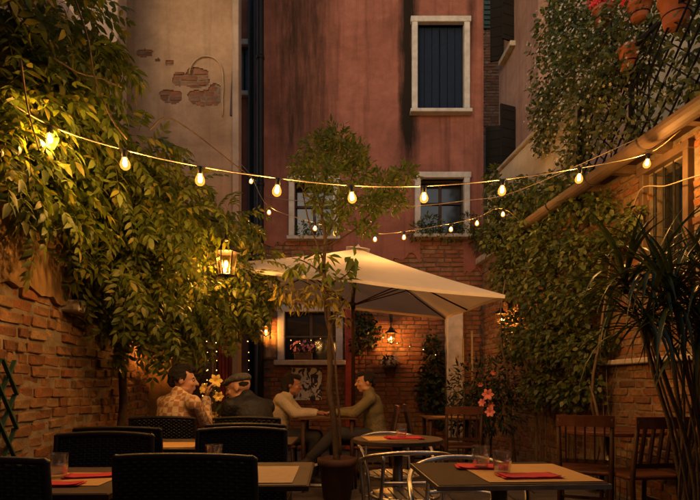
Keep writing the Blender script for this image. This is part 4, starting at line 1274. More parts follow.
# ================================================================== PARASOL
t = NT('parasol_cloth')
nz_ = t.noise(t.coord(), 2.5, 5)
cc = t.ramp(nz_, [(.3, (.66, .62, .56)), (.7, (.80, .76, .70))])
t.set(cc, .85, 0, .2); t.bump(t.noise(t.coord((1, 1, 1)), 5, 4), .25, .02)
tr_ = t.add('ShaderNodeBsdfTranslucent'); tr_.inputs[0].default_value = (.78, .55, .33, 1)
mx_ = t.add('ShaderNodeMixShader'); mx_.inputs[0].default_value = .30
t.ln(t.b.outputs[0], mx_.inputs[1]); t.ln(tr_.outputs[0], mx_.inputs[2]); t.ln(mx_.outputs[0], t.out.inputs[0])
MATS['parasol_cloth'] = t.m
PC = Vector((.04, 6.90, 0)); RIM, SIDE, RISE = 2.24, 2.98, .60
par = empty('parasol', PC, 0, 'large square cream parasol tilted over the back tables', 'parasol')
PM = Matrix.Rotation(.05, 3, 'X') @ Matrix.Rotation(.101, 3, 'Y') @ Matrix.Rotation(.023, 3, 'Z')
def pp(x, y, z): return PC + Vector((0, 0, RIM)) + PM @ Vector((x, y, z))
hs = SIDE / 2
rim = [(-hs, -hs), (0, -hs), (hs, -hs), (hs, 0), (hs, hs), (0, hs), (-hs, hs), (-hs, 0)]
for k in range(8):
    a, b = Vector((*rim[k], 0)), Vector((*rim[(k + 1) % 8], 0))
    ap = Vector((0, 0, RISE)); N = 10; vs = []; ids = {}
    for i in range(N + 1):
        for j in range(N + 1 - i):
            u, w = i / N, j / N; s = 1 - u - w
            p = ap * s + a * u + b * w
            sag = u * w * 4 * .045 + s * (1 - s) * .10
            edge = (u * w * 4) * .035 * (1 - s)                     # hem scallops up between the ribs
            q_ = p + Vector((0, 0, -sag + edge))
            if s < .001:
                c0 = Vector((0, 0, 0)); q_ = q_ + (c0 - p).normalized() * u * w * 4 * .05
            ids[(i, j)] = len(vs); vs.append(pp(*q_))
    fs = []
    for i in range(N):
        for j in range(N - i):
            fs.append((ids[(i, j)], ids[(i + 1, j)], ids[(i, j + 1)]))
            if i + j < N - 1: fs.append((ids[(i + 1, j)], ids[(i + 1, j + 1)], ids[(i, j + 1)]))
    m = MB(); m.add(vs, fs)
    # turned hem
    hem = [vs[ids[(N - j, j)]] for j in range(N + 1)]
    dn_ = PM @ Vector((0, 0, -.035)); k0 = len(m.v)
    m.add(hem + [h_ + dn_ for h_ in hem], [(j, j + 1, N + 2 + j, N + 1 + j) for j in range(N)])
    m.build('canopy_panel', 'parasol_cloth', par, smooth=True)
    # rib just under the cloth and its strut from the runner
    m = MB(); e = a * .985
    m.tube([pp(*(ap * (1 - u) + e * u + Vector((0, 0, -.025 - u * (1 - u) * .10)))) for u in (0.02, .2, .4, .6, .8, 1)], .010, 6)
    rb = m.build('rib', 'wood_dark', par, smooth=True)
    m = MB(); m.tube([pp(0, 0, -.12), pp(*(ap * .5 + e * .5 + Vector((0, 0, -.07))))], .008, 6); m.build('strut', 'wood_dark', par, smooth=True)
m = MB(); vs = [pp(0, 0, RISE + .06)]
for r_, z_ in ((.03, .035), (.09, .022), (.15, .0)):
    for k in range(8):
        a = math.pi / 4 * k - math.pi * .75; q_ = max(abs(math.cos(a)), abs(math.sin(a)))
        vs.append(pp(r_ * math.cos(a) / q_, r_ * math.sin(a) / q_, RISE + z_ - .02))
fs = [(0, 1 + k, 1 + (k + 1) % 8) for k in range(8)] + [(1 + 8 * i + k, 1 + 8 * (i + 1) + k, 1 + 8 * (i + 1) + (k + 1) % 8, 1 + 8 * i + (k + 1) % 8) for i in range(2) for k in range(8)]
m.add(vs, fs); m.build('vent_cap', 'parasol_cloth', par, smooth=True)
m = MB(); m.tube([PC + Vector((0, 0, .06)), PC + Vector((0, 0, 2.0)), pp(0, 0, -.1), pp(0, 0, RISE - .02)], .024, 12); m.build('pole', 'wood_dark', par, smooth=True)
m = MB(); m.tube([pp(0, 0, -.16), pp(0, 0, -.08)], .045, 12); m.build('runner', 'black_plastic', par, smooth=True)
m = MB(); m.lathe([(.26, 0), (.27, .01), (.27, .05), (.22, .065), (.05, .07), (.04, .25)], PC, 20); m.build('base', 'iron', par, smooth=True)

# ================================================================== LAMPS
bulb_m = MB(); bulb_m.lathe([(.004, .020), (.010, .012), (.0125, -.004), (.010, -.016), (.004, -.021)], (0, 0, 0), 10)      # filament
glob = MB(); glob.lathe([(.012, .030), (.016, .025), (.026, .006), (.030, -.010), (.026, -.027), (.014, -.038), (.002, -.041)], (0, 0, 0), 14)
GLOBE = glob.mesh('bulb_glass', None, True); GLOBE.materials.append(MATS['bulb_glass'])
BULBM = bulb_m.mesh('bulb', None, True); BULBM.materials.append(MATS['bulb_glow'])
BULBS = bulb_m.mesh('bulb', None, True); BULBS.materials.append(MATS['bulb_small'])
sk_m = MB(); sk_m.lathe([(.008, .075), (.015, .072), (.017, .05), (.017, .032), (.013, .024)], (0, 0, 0), 10)
SOCK = sk_m.mesh('socket', None, True); SOCK.materials.append(MATS['black_plastic'])

def string_lights(label, bulbs, anchors, bmesh_, cable_r=.004, wob=.02, scale=1):
    """bulbs: world points; the cable runs just above them from anchor to anchor"""
    root = empty('string_lights', anchors[0], 0, label, 'string lights', 'string lights across the court')
    pts = [anchors[0]] + [b + Vector((0, 0, .075 * scale)) for b in bulbs] + [anchors[1]]
    m = MB(); m.tube(smoothpath(pts, 5), cable_r, 5); m.build('cable', 'cable', root, smooth=True)
    for b in bulbs:
        s = link('socket', SOCK, None, root, b - Vector(anchors[0])); s.scale = (scale,) * 3
        s.rotation_euler = (random.uniform(-.12, .12), random.uniform(-.12, .12), 0)
        link('filament', bmesh_, None, s); link('bulb_glass', GLOBE, None, s)
    return root
def line_d(px, d0, sl):                                   # depth where a ray meets the strand's vertical plane
    k = (px - 350) / F; return d0 / (1 - sl * k)
s1 = [(50, 139), (125, 163), (200, 179), (277, 190), (352, 197), (424, 197), (502, 190), (579, 178), (647, 163)]
s1w = [P(x, y, line_d(x, 3.557, .337)) for x, y in s1]
string_lights('front string of warm bulbs from the wisteria to the brick eaves', s1w, (LW(2.75, .04, 2.66), RW(4.15, .30, 3.05)), BULBM, .0045)
s2 = [(251, 181), (269, 212), (315, 228), (335, 233), (375, 239), (404, 237), (451, 229), (477, 223), (503, 214)]
s2w = [P(251, 181, 6.7)] + [P(x, y, 6.35 + (x - 375) * .0006) for x, y in s2[1:]]
string_lights('smaller string of warm bulbs sagging above the parasol', s2w, (P(237, 160, 8.1), RW(7.0, .2, 3.1)), BULBS, .0035, scale=.85)
m = MB(); m.tube(smoothpath([Vector((XA + .02, BACK - .04, 4.4)), P(300, 201, 7.5), P(400, 206, 6.4), P(470, 200, 5.8), P(520, 190, 5.4), RW(4.6, .1, 3.3)], 6), .004, 5)
tag(m.build('overhead_wire', 'cable', smooth=True), 'bare wire slung across the court below the front bulbs', 'wire')
m = MB(); m.tube(smoothpath([RW(5.2, .05, 2.6), P(640, 190, 4.9), P(665, 186, 4.6), P(690, 178, 4.3), P(712, 172, 4.1)], 5), .006, 5)
tag(m.build('wall_cable', 'cable', smooth=True), 'slack cable along the brick wall past the barred window', 'wire')

def lantern(label, c, s, glow, arm_from, hang=.12):
    """four-sided glass lantern hung from an iron arm; c is the lamp's middle"""
    root = empty('lantern', c, 0, label, 'lantern')
    c = Vector(c)
    m = MB(); 
    for k in range(6):
        a = math.pi / 3 * k + .3; ca, sa = math.cos(a), math.sin(a)
        m.bar(c + Vector((.07 * s * ca, .07 * s * sa, -.12 * s)), c + Vector((.105 * s * ca, .105 * s * sa, .09 * s)), .009 * s)
    m.lathe([(.08 * s, 0), (.085 * s, .012 * s), (.06 * s, .02 * s)], c + Vector((0, 0, -.135 * s)), 6)
    m.lathe([(.012 * s, -.03 * s), (.02 * s, 0)], c + Vector((0, 0, -.135 * s)), 8)
    m.build('frame', 'iron', root)
    m = MB(); m.lathe([(.13 * s, .085 * s), (.135 * s, .10 * s), (.07 * s, .155 * s), (.05 * s, .165 * s), (.045 * s, .20 * s), (.015 * s, .225 * s), (.01 * s, .26 * s)], c, 6); m.build('roof', 'iron', root)
    for k in range(6):
        a = math.pi / 3 * k + .3; b = a + math.pi / 3
        f_ = lambda r_, an, z_: c + Vector((r_ * s * math.cos(an), r_ * s * math.sin(an), z_ * s))
        m = MB(); m.add([f_(.069, a, -.115), f_(.069, b, -.115), f_(.102, b, .085), f_(.102, a, .085)], [(0, 1, 2, 3)]); m.build('glass_pane', 'glass_amber', root)
    bl = link('filament', BULBM if glow is None else glow, None, root, (0, 0, -.02)); bl.scale = (1.25 * s,) * 3
    link('bulb_glass', GLOBE, None, bl)
    if arm_from is not None:
        a0 = Vector(arm_from); top = c + Vector((0, 0, .25 * s))
        pts = smoothpath([a0, a0.lerp(top, .5) + Vector((0, 0, hang * 1.3)), top + Vector((0, 0, hang)), top], 6)
        m = MB(); m.tube(pts, .009, 6)
        d_ = (a0 - top); d_.z = 0; 
        m.box(a0, (.05, .05, .16))
        m.build('bracket', 'iron', root, smooth=False)
    return root
LANM = bulb_m.mesh('bulb', None, True); LANM.materials.append(MATS['lantern_glow'])
LAMPM = bulb_m.mesh('bulb', None, True); LAMPM.materials.append(MATS['lamp_glow'])
lantern('black iron lantern glowing among the wisteria leaves', P(226, 262, 4.85), .95, LANM, LW(5.1, .06, 2.62), .1)
lantern('small wall lantern on the brick wall above the hanging white flowers', P(391, 337, BACK - .32), .75, LAMPM, (fx(391), BACK - .03, fz(318)), .05)
lantern('small lit wall lamp left of the ground-floor window', P(266, 330, BACK - .22), .7, LAMPM, (fx(266), BACK - .03, fz(318)), .04)
lantern('small lit lamp on the right wall over the shrubs', P(501, 318, 8.0), .7, LAMPM, RW(8.05, .03, 2.3), .05)
lantern('wall lamp low on the ochre wall behind the man in the checked shirt', P(160, 345, 6.0), .7, LAMPM, LW(6.0, .05, 1.75), .04)

def fairy(label, strands, n_per=.16, mat='fairy_glow', r=.0055):
    root = empty('fairy_lights', strands[0][0], 0, label, 'fairy lights', 'strings of tiny fairy lights')
    w = MB(); b = MB()
    for st in strands:
        sp = smoothpath(st, 8); w.tube(sp, .002, 4)
        L = 0
        for p, q_ in zip(sp, sp[1:]):
            L += (q_ - p).length
            if L > n_per:
                L = 0; b.ball(q_ + Vector((0, -.012, -.008)), r * random.uniform(.7, 1.4), n=6, m=4)
    w.build('wire', 'black_plastic', root)
    b.build('tiny_bulbs', mat, root, smooth=True, kind='stuff')
fairy('fairy lights strung along the back brick wall under the parasol', [[P(372, 330, 9.2), P(385, 338, 9.2), P(404, 345, 9.2), P(418, 347, 9.2), P(432, 353, 9.2), P(446, 358, 9.1)]], .22)
fairy('fairy lights hanging in strands down to the cap wearer', [[P(206, 330, 7.6), P(208, 360, 7.6), P(206, 400, 7.6)], [P(215, 325, 7.8), P(217, 360, 7.8), P(215, 400, 7.8)], [P(247, 330, 8.0), P(249, 360, 8.0), P(247, 400, 8.0)]], .11)
fairy('fairy lights wound through the shaded shrub behind the checked shirt', [[P(163, 345, 6.6), P(170, 370, 6.6), P(164, 400, 6.6)], [P(203, 345, 6.7), P(207, 370, 6.6), P(203, 395, 6.6), P(206, 410, 6.6)]], .13)
fairy('fairy lights draped across the ground-floor window', [[P(282, 335, 9.25), P(300, 343, 9.25), P(318, 338, 9.25), P(338, 342, 9.25)]], .16)

# ================================================================== THINGS ON THE BACK WALL
fr = empty('picture', P(271, 345, BACK - .05), 0, 'framed brownish picture on the bricks left of the ground-floor window', 'picture')
x0, x1, z0, z1 = fx(265), fx(277), fz(358), fz(334)
m = MB()
for c, s in ((((x0 + x1) / 2, BACK - .045, z0), (x1 - x0 + .03, .03, .03)), (((x0 + x1) / 2, BACK - .045, z1), (x1 - x0 + .03, .03, .03)), ((x0, BACK - .042, (z0 + z1) / 2), (.03, .03, z1 - z0)), ((x1, BACK - .042, (z0 + z1) / 2), (.03, .03, z1 - z0))): m.box(c, s)
m.build('frame', 'wood_mid', fr)
m = MB(); m.box(((x0 + x1) / 2, BACK - .035, (z0 + z1) / 2), (x1 - x0 - .032, .012, z1 - z0 - .032)); m.build('print', 'picture_print', fr)
m = MB(); m.box((fx(307), BACK - .035, fz(384)), (fx(322) - fx(292), .012, fz(368) - fz(400))); po = m.build('poster', 'poster_print')
tag(po, 'black and white poster on the bricks below the ground-floor window', 'poster')
potted('flower_box', 'window box of pink flowers on the ground-floor sill', Vector((fx(304), BACK - .10, gw[2] - .003)), .13, .12, 'leaf_dark', 'petal_pink', 110, 46, None, 'wood_mid', 1.1, .06, True)
wp = P(390, 376, BACK - .17)
potted('wall_pot', 'wall-hung pot of white flowers on the brick wall', wp, .11, .18, 'leaf_dark', 'petal_white', 90, 46, None, 'pot_dark', 1.25, .06)
m = MB(); m.bar(wp + Vector((0, .11, .13)), wp + Vector((0, .16, .13)), .03); m.tube([wp + Vector((.12 * math.cos(a), .12 * math.sin(a), .13)) for a in [2 * math.pi * q / 16 for q in range(16)]], .006, 5, closed=True)
tag(m.build('pot_bracket', 'iron'), 'iron ring bracket on the brick wall holding the white flowers', 'bracket')

# ================================================================== FURNITURE
def wicker_chair():
    root = empty('wicker_chair')
    W, H0, H1 = .46, .38, .86
    def bp(x, z):                                        # gentle hollow and rake of the back
        u = x / (W / 2)
        return Vector((x, .03 * (u * u) - .085 * (z - H0), z + .012 * (1 - u * u) * (1 if z > .6 else 0)))
    m = MB()
    N = 8; vs = []
    for i in range(N + 1):
        for z in (H0, .62, H1 - .015):
            p = bp(-W / 2 + W * i / N, z); vs += [p + Vector((0, -.004, 0)), p + Vector((0, -.006, 0))]
    fs = []
    for i in range(N):
        for j in range(2):
            a = i * 6 + j * 2; b = a + 6
            fs += [(a, b, b + 2, a + 2), (a + 1, a + 3, b + 3, b + 1)]
    m.add(vs, fs); m.build('back_panel', 'wicker', root, world=False)
    w = MB(); NS = 13
    for k in range(40):
        z = H0 + .015 + k * .0115
        pts = [bp(-W / 2 + W * i / (NS * 2), z) + Vector((0, -.005 + .0045 * math.cos(math.pi * i + (math.pi if k % 2 else 0)), 0)) for i in range(NS * 2 + 1)]
        w.tube(pts, .0048, 4, cap=False)
    for i in range(NS):
        x = -W / 2 + W * (i + .5) / NS
        w.tube([bp(x, z) + Vector((0, -.004, 0)) for z in (H0, .55, .7, H1)], .004, 4)
    o = w.build('weave', 'wicker', root, world=False); o['kind'] = 'stuff'
    m = MB(); m.tube(smoothpath([bp(-W / 2, H0 - .1), bp(-W / 2, .6), bp(-W / 2, H1 - .02), bp(-W / 2 + .02, H1), bp(0, H1), bp(W / 2 - .02, H1), bp(W / 2, H1 - .02), bp(W / 2, .6), bp(W / 2, H0 - .1)], 5), .013, 8)
    m.build('back_frame', 'wicker', root, world=False, smooth=True)
    m = MB(); m.box((0, .24, .425), (.48, .46, .05), bev=.018)
    for k in range(20): m.tube([(-.235, .025 + k * .0225, .452), (.235, .025 + k * .0225, .452)], .005, 4)
    m.build('seat', 'wicker', root, world=False)
    m = MB()
    for (c, s) in (((0, .455, .35), (.45, .02, .10)), ((-.225, .24, .35), (.02, .42, .10)), ((.225, .24, .35), (.02, .42, .10))): m.box(c, s, bev=.006)
    m.build('skirt', 'wicker', root, world=False)
    for sx in (-1, 1):
        for y0, y1 in ((.01, -.03), (.45, .46)):
            m = MB(); m.tube([(sx * .215, y1, 0), (sx * .215, y0, .41)], [.012, .017], 8); m.build('leg', 'wicker', root, world=False, smooth=True)
    return root

def wood_chair():
    root = empty('wooden_chair')
    W = .40
    m = MB(); m.box((0, .22, .44), (W + .02, .42, .03), bev=.01); m.build('seat', 'wood_red', root, world=False)
    for sx in (-1, 1):
        m = MB(); m.tube([(sx * (W / 2 - .02), -.02, 0), (sx * (W / 2 - .02), .015, .43), (sx * (W / 2 - .015), -.06, .86)], [.016, .02, .015], 8); m.build('back_post', 'wood_dark', root, world=False, smooth=True)
        m = MB(); m.tube([(sx * (W / 2 - .02), .40, 0), (sx * (W / 2 - .02), .39, .43)], [.014, .019], 8); m.build('leg', 'wood_dark', root, world=False, smooth=True)
        m = MB(); m.bar((sx * (W / 2 - .02), .0, .22), (sx * (W / 2 - .02), .39, .22), .022); m.build('stretcher', 'wood_dark', root, world=False)
    m = MB(); m.bar((-W / 2 + .02, .2, .218), (W / 2 - .02, .2, .218), .022); m.build('stretcher', 'wood_dark', root, world=False)
    yb = lambda z: .015 - .075 * (z - .43) / .43
    vs = []
    m = MB(); N = 6
    for i in range(N):
        x0, x1 = -W / 2 + W * i / N, -W / 2 + W * (i + 1) / N
        c = lambda x: -.018 * (1 - (2 * x / W) ** 2)
        m.bar((x0, yb(.84) + c(x0), .84), (x1, yb(.84) + c(x1), .84), .022, .085, up=(0, 0, 1))
    m.build('top_rail', 'wood_red', root, world=False)
    m = MB(); m.bar((-W / 2 + .02, yb(.53), .53), (W / 2 - .02, yb(.53), .53), .02, .035); m.build('lower_rail', 'wood_dark', root, world=False)
    for k in range(5):
        x = -W / 2 + W * (k + 1) / 6
        m = MB(); m.bar((x, yb(.53), .53), (x, yb(.81) - .012, .81), .012, .03, up=(0, 1, 0)); m.build('back_slat', 'wood_dark', root, world=False)
    return root

def steel_chair():
    root = empty('metal_chair')
    half = [(.215, .23, 0), (.225, .235, .30), (.245, .22, .52), (.262, .13, .625), (.265, -.02, .655), (.235, -.16, .69), (.13, -.255, .715), (0, -.285, .722)]
    pts = half + [(-x, y, z) for x, y, z in half[-2::-1]]
    m = MB(); m.tube(smoothpath(pts, 6), .0125, 10); m.build('arm_hoop', 'steel', root, world=False, smooth=True)
    for s in (-1, 1):
        m = MB(); m.tube(smoothpath([(s * .20, -.27, 0), (s * .185, -.21, .42), (s * .175, -.215, .55), (s * .17, -.232, .70)], 5), .011, 8); m.build('leg', 'steel', root, world=False, smooth=True)
    m = MB(); m.tube(smoothpath([(-.178, -.212, .54), (-.09, -.255, .545), (0, -.27, .547), (.09, -.255, .545), (.178, -.212, .54)], 5), .010, 8); m.build('back_rail', 'steel', root, world=False, smooth=True)
    m = MB(); m.tube([(.21 * math.cos(a), .20 * math.sin(a), .43) for a in [2 * math.pi * k / 28 for k in range(28)]], .010, 8, closed=True); m.build('seat_frame', 'steel', root, world=False, smooth=True)
    for k in range(7):
        x = -.165 + k * .055; h_ = .20 * math.sqrt(max(0, 1 - (x / .21) ** 2))
        m = MB(); m.bar((x, -h_, .438), (x, h_, .438), .042, .006); m.build('seat_slat', 'steel', root, world=False)
    m = MB(); m.tube([(-.222, .234, .25), (.222, .234, .25)], .008, 8); m.tube([(-.19, -.24, .22), (.19, -.24, .22)], .008, 8); m.build('stretcher', 'steel', root, world=False, smooth=True)
    return root

def place(proto, used, x, y, rz, label, group, cat='chair'):
    o = proto if not used else copy_tree(proto)
    used.append(1)
    o.location = (x, y, 0); o.rotation_euler.z = rz
    return tag(o, label, cat, group)

wc, wu = wicker_chair(), []
GW = 'black wicker chairs at the left-hand tables'
for x, y, rz, lab in [(-1.19, 1.72, .03, 'black wicker chair with its back to the table of red napkins by the brick wall'),
                      (-1.17, 2.58, math.pi - .03, 'black wicker chair facing the red napkin table by the brick wall'),
                      (-1.27, 2.98, .02, 'black wicker chair drawn up to the second table along the brick wall'),
                      (-1.37, 3.98, .05, 'black wicker chair the man in the checked shirt sits on'),
                      (-.545, 1.80, -.04, 'black wicker chair tucked tight against the grey table with a single tumbler'),
                      (-.575, 2.88, math.pi + .03, 'black wicker chair on the far side of the grey table with a tumbler'),
                      (-.62, 3.24, .02, 'black wicker chair standing back to back behind the grey table'),
                      (-.74, 3.95, -.05, 'black wicker chair the man in the flat cap sits on')]:
    place(wc, wu, x, y, rz, lab, GW)
wd_, wdu = wood_chair(), []
GD = 'dark wooden slat-back chairs'
for x, y, rz, lab in [(1.78, 4.12, -.42, 'dark wooden slat-back chair turned towards the round table by the climber'),
                      (2.20, 3.90, .12, 'dark wooden slat-back chair between the round table and the palm'),
                      (.72, 6.45, -math.pi / 2, 'dark wooden chair side-on at the little table by the brick wall'),
                      (1.22, 5.85, -.06, 'dark wooden chair pulled up to the little table beside the lilies'),
                      (-1.02, 6.10, -math.pi / 2, 'dark wooden chair under the woman in the pale cardigan'),
                      (.46, 6.02, math.pi / 2, 'dark wooden chair under the man in the olive jacket')]:
    place(wd_, wdu, x, y, rz, lab, GD)
sc_, scu = steel_chair(), []
GS = 'polished tube metal chairs'
for x, y, rz, lab in [(.34, 3.36, .10, 'tubular metal armchair with its back hoop before the round table'),
                      (.33, 4.14, math.pi + .15, 'tubular metal armchair on the far side of the small round table'),
                      (.555, 2.62, math.pi - .12, 'tubular metal armchair tucked under the table with two tumblers')]:
    place(sc_, scu, x, y, rz, lab, GS)

def table(name, label, x, y, w, d, rz, top, edge, h=.74, round_=False, legs='pedestal', colm='steel_dull'):
    root = empty(name, (x, y, 0), rz, label, 'table')
    m = MB()
    if round_: m.lathe([(w / 2 - .004, h - .03), (w / 2, h - .026), (w / 2, h - .004), (w / 2 - .004, h)], (0, 0, 0), 40)
    else: m.box((0, 0, h - .009), (w, d, .018), bev=.003)
    m.build('tabletop', top, root, world=False)
    if not round_ and edge:
        m = MB()
        for c, s in (((0, -d / 2 - .003, h - .012), (w + .012, .006, .018)), ((0, d / 2 + .003, h - .012), (w + .012, .006, .018)), ((-w / 2 - .003, 0, h - .012), (.006, d, .018)), ((w / 2 + .003, 0, h - .012), (.006, d, .018))): m.box(c, s)
        m.build('edge_band', edge, root, world=False)
    if legs == 'pedestal':
        m = MB(); m.lathe([(.035, .03), (.035, h - .034)], (0, 0, 0), 18); m.build('pedestal', colm, root, world=False, smooth=True)
        m = MB(); m.lathe([(.22, 0), (.225, .006), (.22, .018), (.05, .032), (.04, .06)], (0, 0, 0), 26); m.build('base', colm if colm != 'steel' else 'steel_dull', root, world=False, smooth=True)
        m = MB(); m.bar((-w * .35, 0, h - .027), (w * .35, 0, h - .034), .04, .016); m.bar((0, -d * .35, h - .0275), (0, d * .35, h - .0275), .04, .016); m.build('top_spider', 'steel_dull', root, world=False)
    else:
        for sx in (-1, 1):
            for sy in (-1, 1):
                q_ = (sx * (w / 2 - .05) * (.75 if round_ else 1), sy * (d / 2 - .05) * (.75 if round_ else 1))
                m = MB(); m.tube([(*q_, 0), (*q_, h - .018)], [.018, .024], 8); m.build('leg', 'wood_dark', root, world=False, smooth=True)
    return root
def mat_on(label, x, y, z, w, d, rz, m_='placemat', group='paper placemats'):
    m = MB(); N = 8
    vs = [Vector((-w / 2 + w * i / N, -d / 2 + d * j / N, .0015 + .0012 * noise.noise((i * .7 + x, j * .7 + y, 3)))) for i in range(N + 1) for j in range(N + 1)]
    k = N + 1
    fs = [(i * k + j, (i + 1) * k + j, (i + 1) * k + j + 1, i * k + j + 1) for i in range(N) for j in range(N)]
    m.add(vs, fs)
    o = m.build('placemat', m_); o.location = (x, y, z + .0012); o.rotation_euler.z = rz
    so = o.modifiers.new('thickness', 'SOLIDIFY'); so.thickness = .001; so.offset = -1
    return tag(o, label, 'placemat', group)
def napkin(label, x, y, z, w, d, rz):
    m = MB(); N = 10; k = N + 1
    for lay in range(2):
        vs = []
        for i in range(N + 1):
            for j in range(N + 1):
                u, v_ = i / N - .5, j / N - .5
                vs.append(Vector((u * w * (1 - .10 * lay), v_ * d * (1 - .06 * lay), .0018 + lay * .004 + .004 * abs(noise.noise((u * 3 + x * 7, v_ * 3, lay))) + .006 * max(0, abs(u) - .38) * 8 * (.5 + noise.noise((v_ * 4, x, 1))))))
        m.add(vs, [(i * k + j, (i + 1) * k + j, (i + 1) * k + j + 1, i * k + j + 1) for i in range(N) for j in range(N)])
    o = m.build('napkin', 'napkin', smooth=True); o.location = (x, y, z + .001); o.rotation_euler.z = rz
    so = o.modifiers.new('thickness', 'SOLIDIFY'); so.thickness = .0012; so.offset = -1
    return tag(o, label, 'napkin', 'red paper napkins')
gl = MB(); n_ = 20
prof = [(.030, 0), (.031, .002), (.036, .030), (.0385, .052), (.0375, .056), (.0385, .090), (.0365, .0905), (.0352, .058), (.034, .035), (.028, .014), (.001, .013)]
gl.lathe(prof, (0, 0, 0), n_)
for i, v in enumerate(gl.v):
    if (i % n_) % 2 and .004 < v.z < .086 and i < n_ * 7: v.x *= .955; v.y *= .955          # fluted sides
GLM = gl.mesh('tumbler'); GLM.materials.append(MATS['glass'])
gu = []
def tumbler(label, x, y, z, s=1.0):
    o = link('tumbler', GLM, None, None, (x, y, z)); o.scale = (s,) * 3; o.rotation_euler.z = random.uniform(0, 1)
    return tag(o, label, 'glass', 'glass tumblers')

table('cafe_table', 'square cafe table by the brick wall with red napkins and a tumbler', -1.13, 2.12, .62, .60, .02, 'table_grey', 'table_black')
mat_on('ochre placemat under the napkins on the table by the brick wall', -1.12, 2.10, .74, .42, .30, .03)
napkin('red napkin beside the tumbler on the table by the brick wall', -1.02, 2.15, .742, .20, .10, .25)
napkin('small folded red napkin near the table edge by the brick wall', -1.05, 1.97, .742, .16, .08, .05)
tumbler('tumbler beside red napkins on the table by the brick wall', -1.145, 2.13, .742, 1.05)
table('cafe_table', 'square cafe table with an ochre placemat between wicker chairs along the wall', -1.20, 3.42, .62, .60, .02, 'table_grey', 'table_black')
mat_on('ochre placemat on the second table along the brick wall', -1.12, 3.32, .74, .40, .30, .0)
table('cafe_table', 'grey square cafe table with a lone tumbler and a folded edge of paper', -.475, 2.27, .62, .60, .03, 'table_grey', 'table_black')
mat_on('pale bamboo placemat on the grey table with the lone tumbler', -.37, 2.22, .74, .30, .42, .03, 'placemat_pale')
napkin('red napkin under the lone tumbler on the grey table', -.62, 2.42, .74, .16, .14, .2)
tumbler('lone tumbler on a red napkin on the grey table', -.605, 2.42, .750)
table('cafe_table', 'small dark table hidden between the wicker chairs behind the grey table', -.64, 3.62, .55, .5, 0, 'table_black', None)
table('cafe_table', 'small table with yellow lilies between the two men', -1.08, 4.78, .60, .55, .0, 'table_black', None)
TX, TY, TR = .625, 2.285, -.03
table('cafe_table', 'square steel-edged cafe table with two tumblers and red napkins', TX, TY, .64, .58, .06, 'table_black', 'steel_dull', colm='steel')
mat_on('wide ochre placemat under the two tumblers and red napkins', TX + .10, TY - .02, .74, .44, .46, .06)
napkin('red napkin lying at the placemat edge in front of the two tumblers', TX + .08, TY - .14, .7425, .24, .12, .10)
napkin('red napkin under the rear tumbler of the pair', TX - .05, TY + .10, .7425, .22, .13, -.1)
p1_ = P(485, 465, 2.29); p2_ = P(507, 467, 2.17)
tumbler('rear tumbler of the pair on the steel-edged table', p1_.x, 2.36, .7515)
tumbler('front tumbler of the pair on the steel-edged table', p2_.x, 2.24, .7435)
table('bistro_table', 'small round bistro table set with a red napkin and tumbler', .33, 3.76, .62, .62, 0, 'table_grey', None, round_=True)
mat_on('ochre placemat on the small round bistro table', .27, 3.74, .74, .34, .30, .15)
napkin('red napkin under the tumbler on the round bistro table', .37, 3.72, .7425, .26, .18, .1)
tumbler('tumbler on the red napkin of the round bistro table', .355, 3.74, .7515)
table('wooden_table', 'round dark wooden table by the right brick wall', 2.17, 4.55, .84, .84, 0, 'wood_red', None, round_=True)
tumbler('tumbler on the round wooden table, the one closer to the climber', 2.05, 4.62, .74, .9)
tumbler('tumbler on the round wooden table, the one closer to the brick wall', 2.16, 4.66, .74, .9)
mat_on('dark red placemat on the round wooden table', 2.2, 4.42, .74, .36, .26, .2, 'wood_red')
table('wooden_table', 'small square wooden table beside the lilies', 1.17, 6.42, .62, .62, 0, 'wood_red', None, legs='four')
mat_on('ochre placemat on the small square table beside the lilies', 1.13, 6.35, .74, .34, .26, .1)
table('wooden_table', 'wooden table between the woman and the man in the olive jacket', -.24, 6.08, .62, .66, 0, 'wood_red', None, h=.76, legs='four')
tumbler('tumbler between the woman and the man in the olive jacket', -.18, 6.0, .76, .9)
mat_on('placemat on the table of the woman and the man', -.26, 6.05, .76, .40, .28, 0, 'placemat_pale')
# yellow lilies in a vase between the two men
lv = empty('lily_vase', (-1.10, 4.74, .74), 0, 'glass vase of yellow lilies between the two men', 'flowers')
m = MB(); m.lathe([(.035, 0), (.045, .005), (.04, .09), (.032, .13), (.04, .16), (.036, .16), (.029, .13), (.035, .09), (.03, .015), (.001, .012)], (-1.10, 4.74, .74), 16); m.build('vase', 'glass', lv, smooth=True)
m = MB()
for px, py, r in [(215, 381, .060), (206, 389, .052), (218, 396, .048), (210, 402, .04), (214, 414, .035)]:
    c = P(px, py, 4.72); lily(c, r, 'lily_yellow', lv, (random.uniform(-.9, .9), -1, random.uniform(-.5, .5)))
    m.tube(smoothpath([(-1.10, 4.74, .76), (-1.10, 4.745, .88), c + Vector((0, .03, -.05)), c]), .0035, 5)
m.build('stem', 'leaf_tree', lv)
pos, out = blobs([(-1.11, 4.75, .98, .09, .07, .10)], 26, .4)
scatter('leaves', LEAF_SLIM, pos, out + rnd3(26, .3), rnd3(26, .3) + np.array([0, 0, 1]), RNG.uniform(.08, .12, 26), 'leaf_tree', lv)
napkin('red napkin on the table of yellow lilies', -1.0, 4.62, .742, .18, .10, .4)

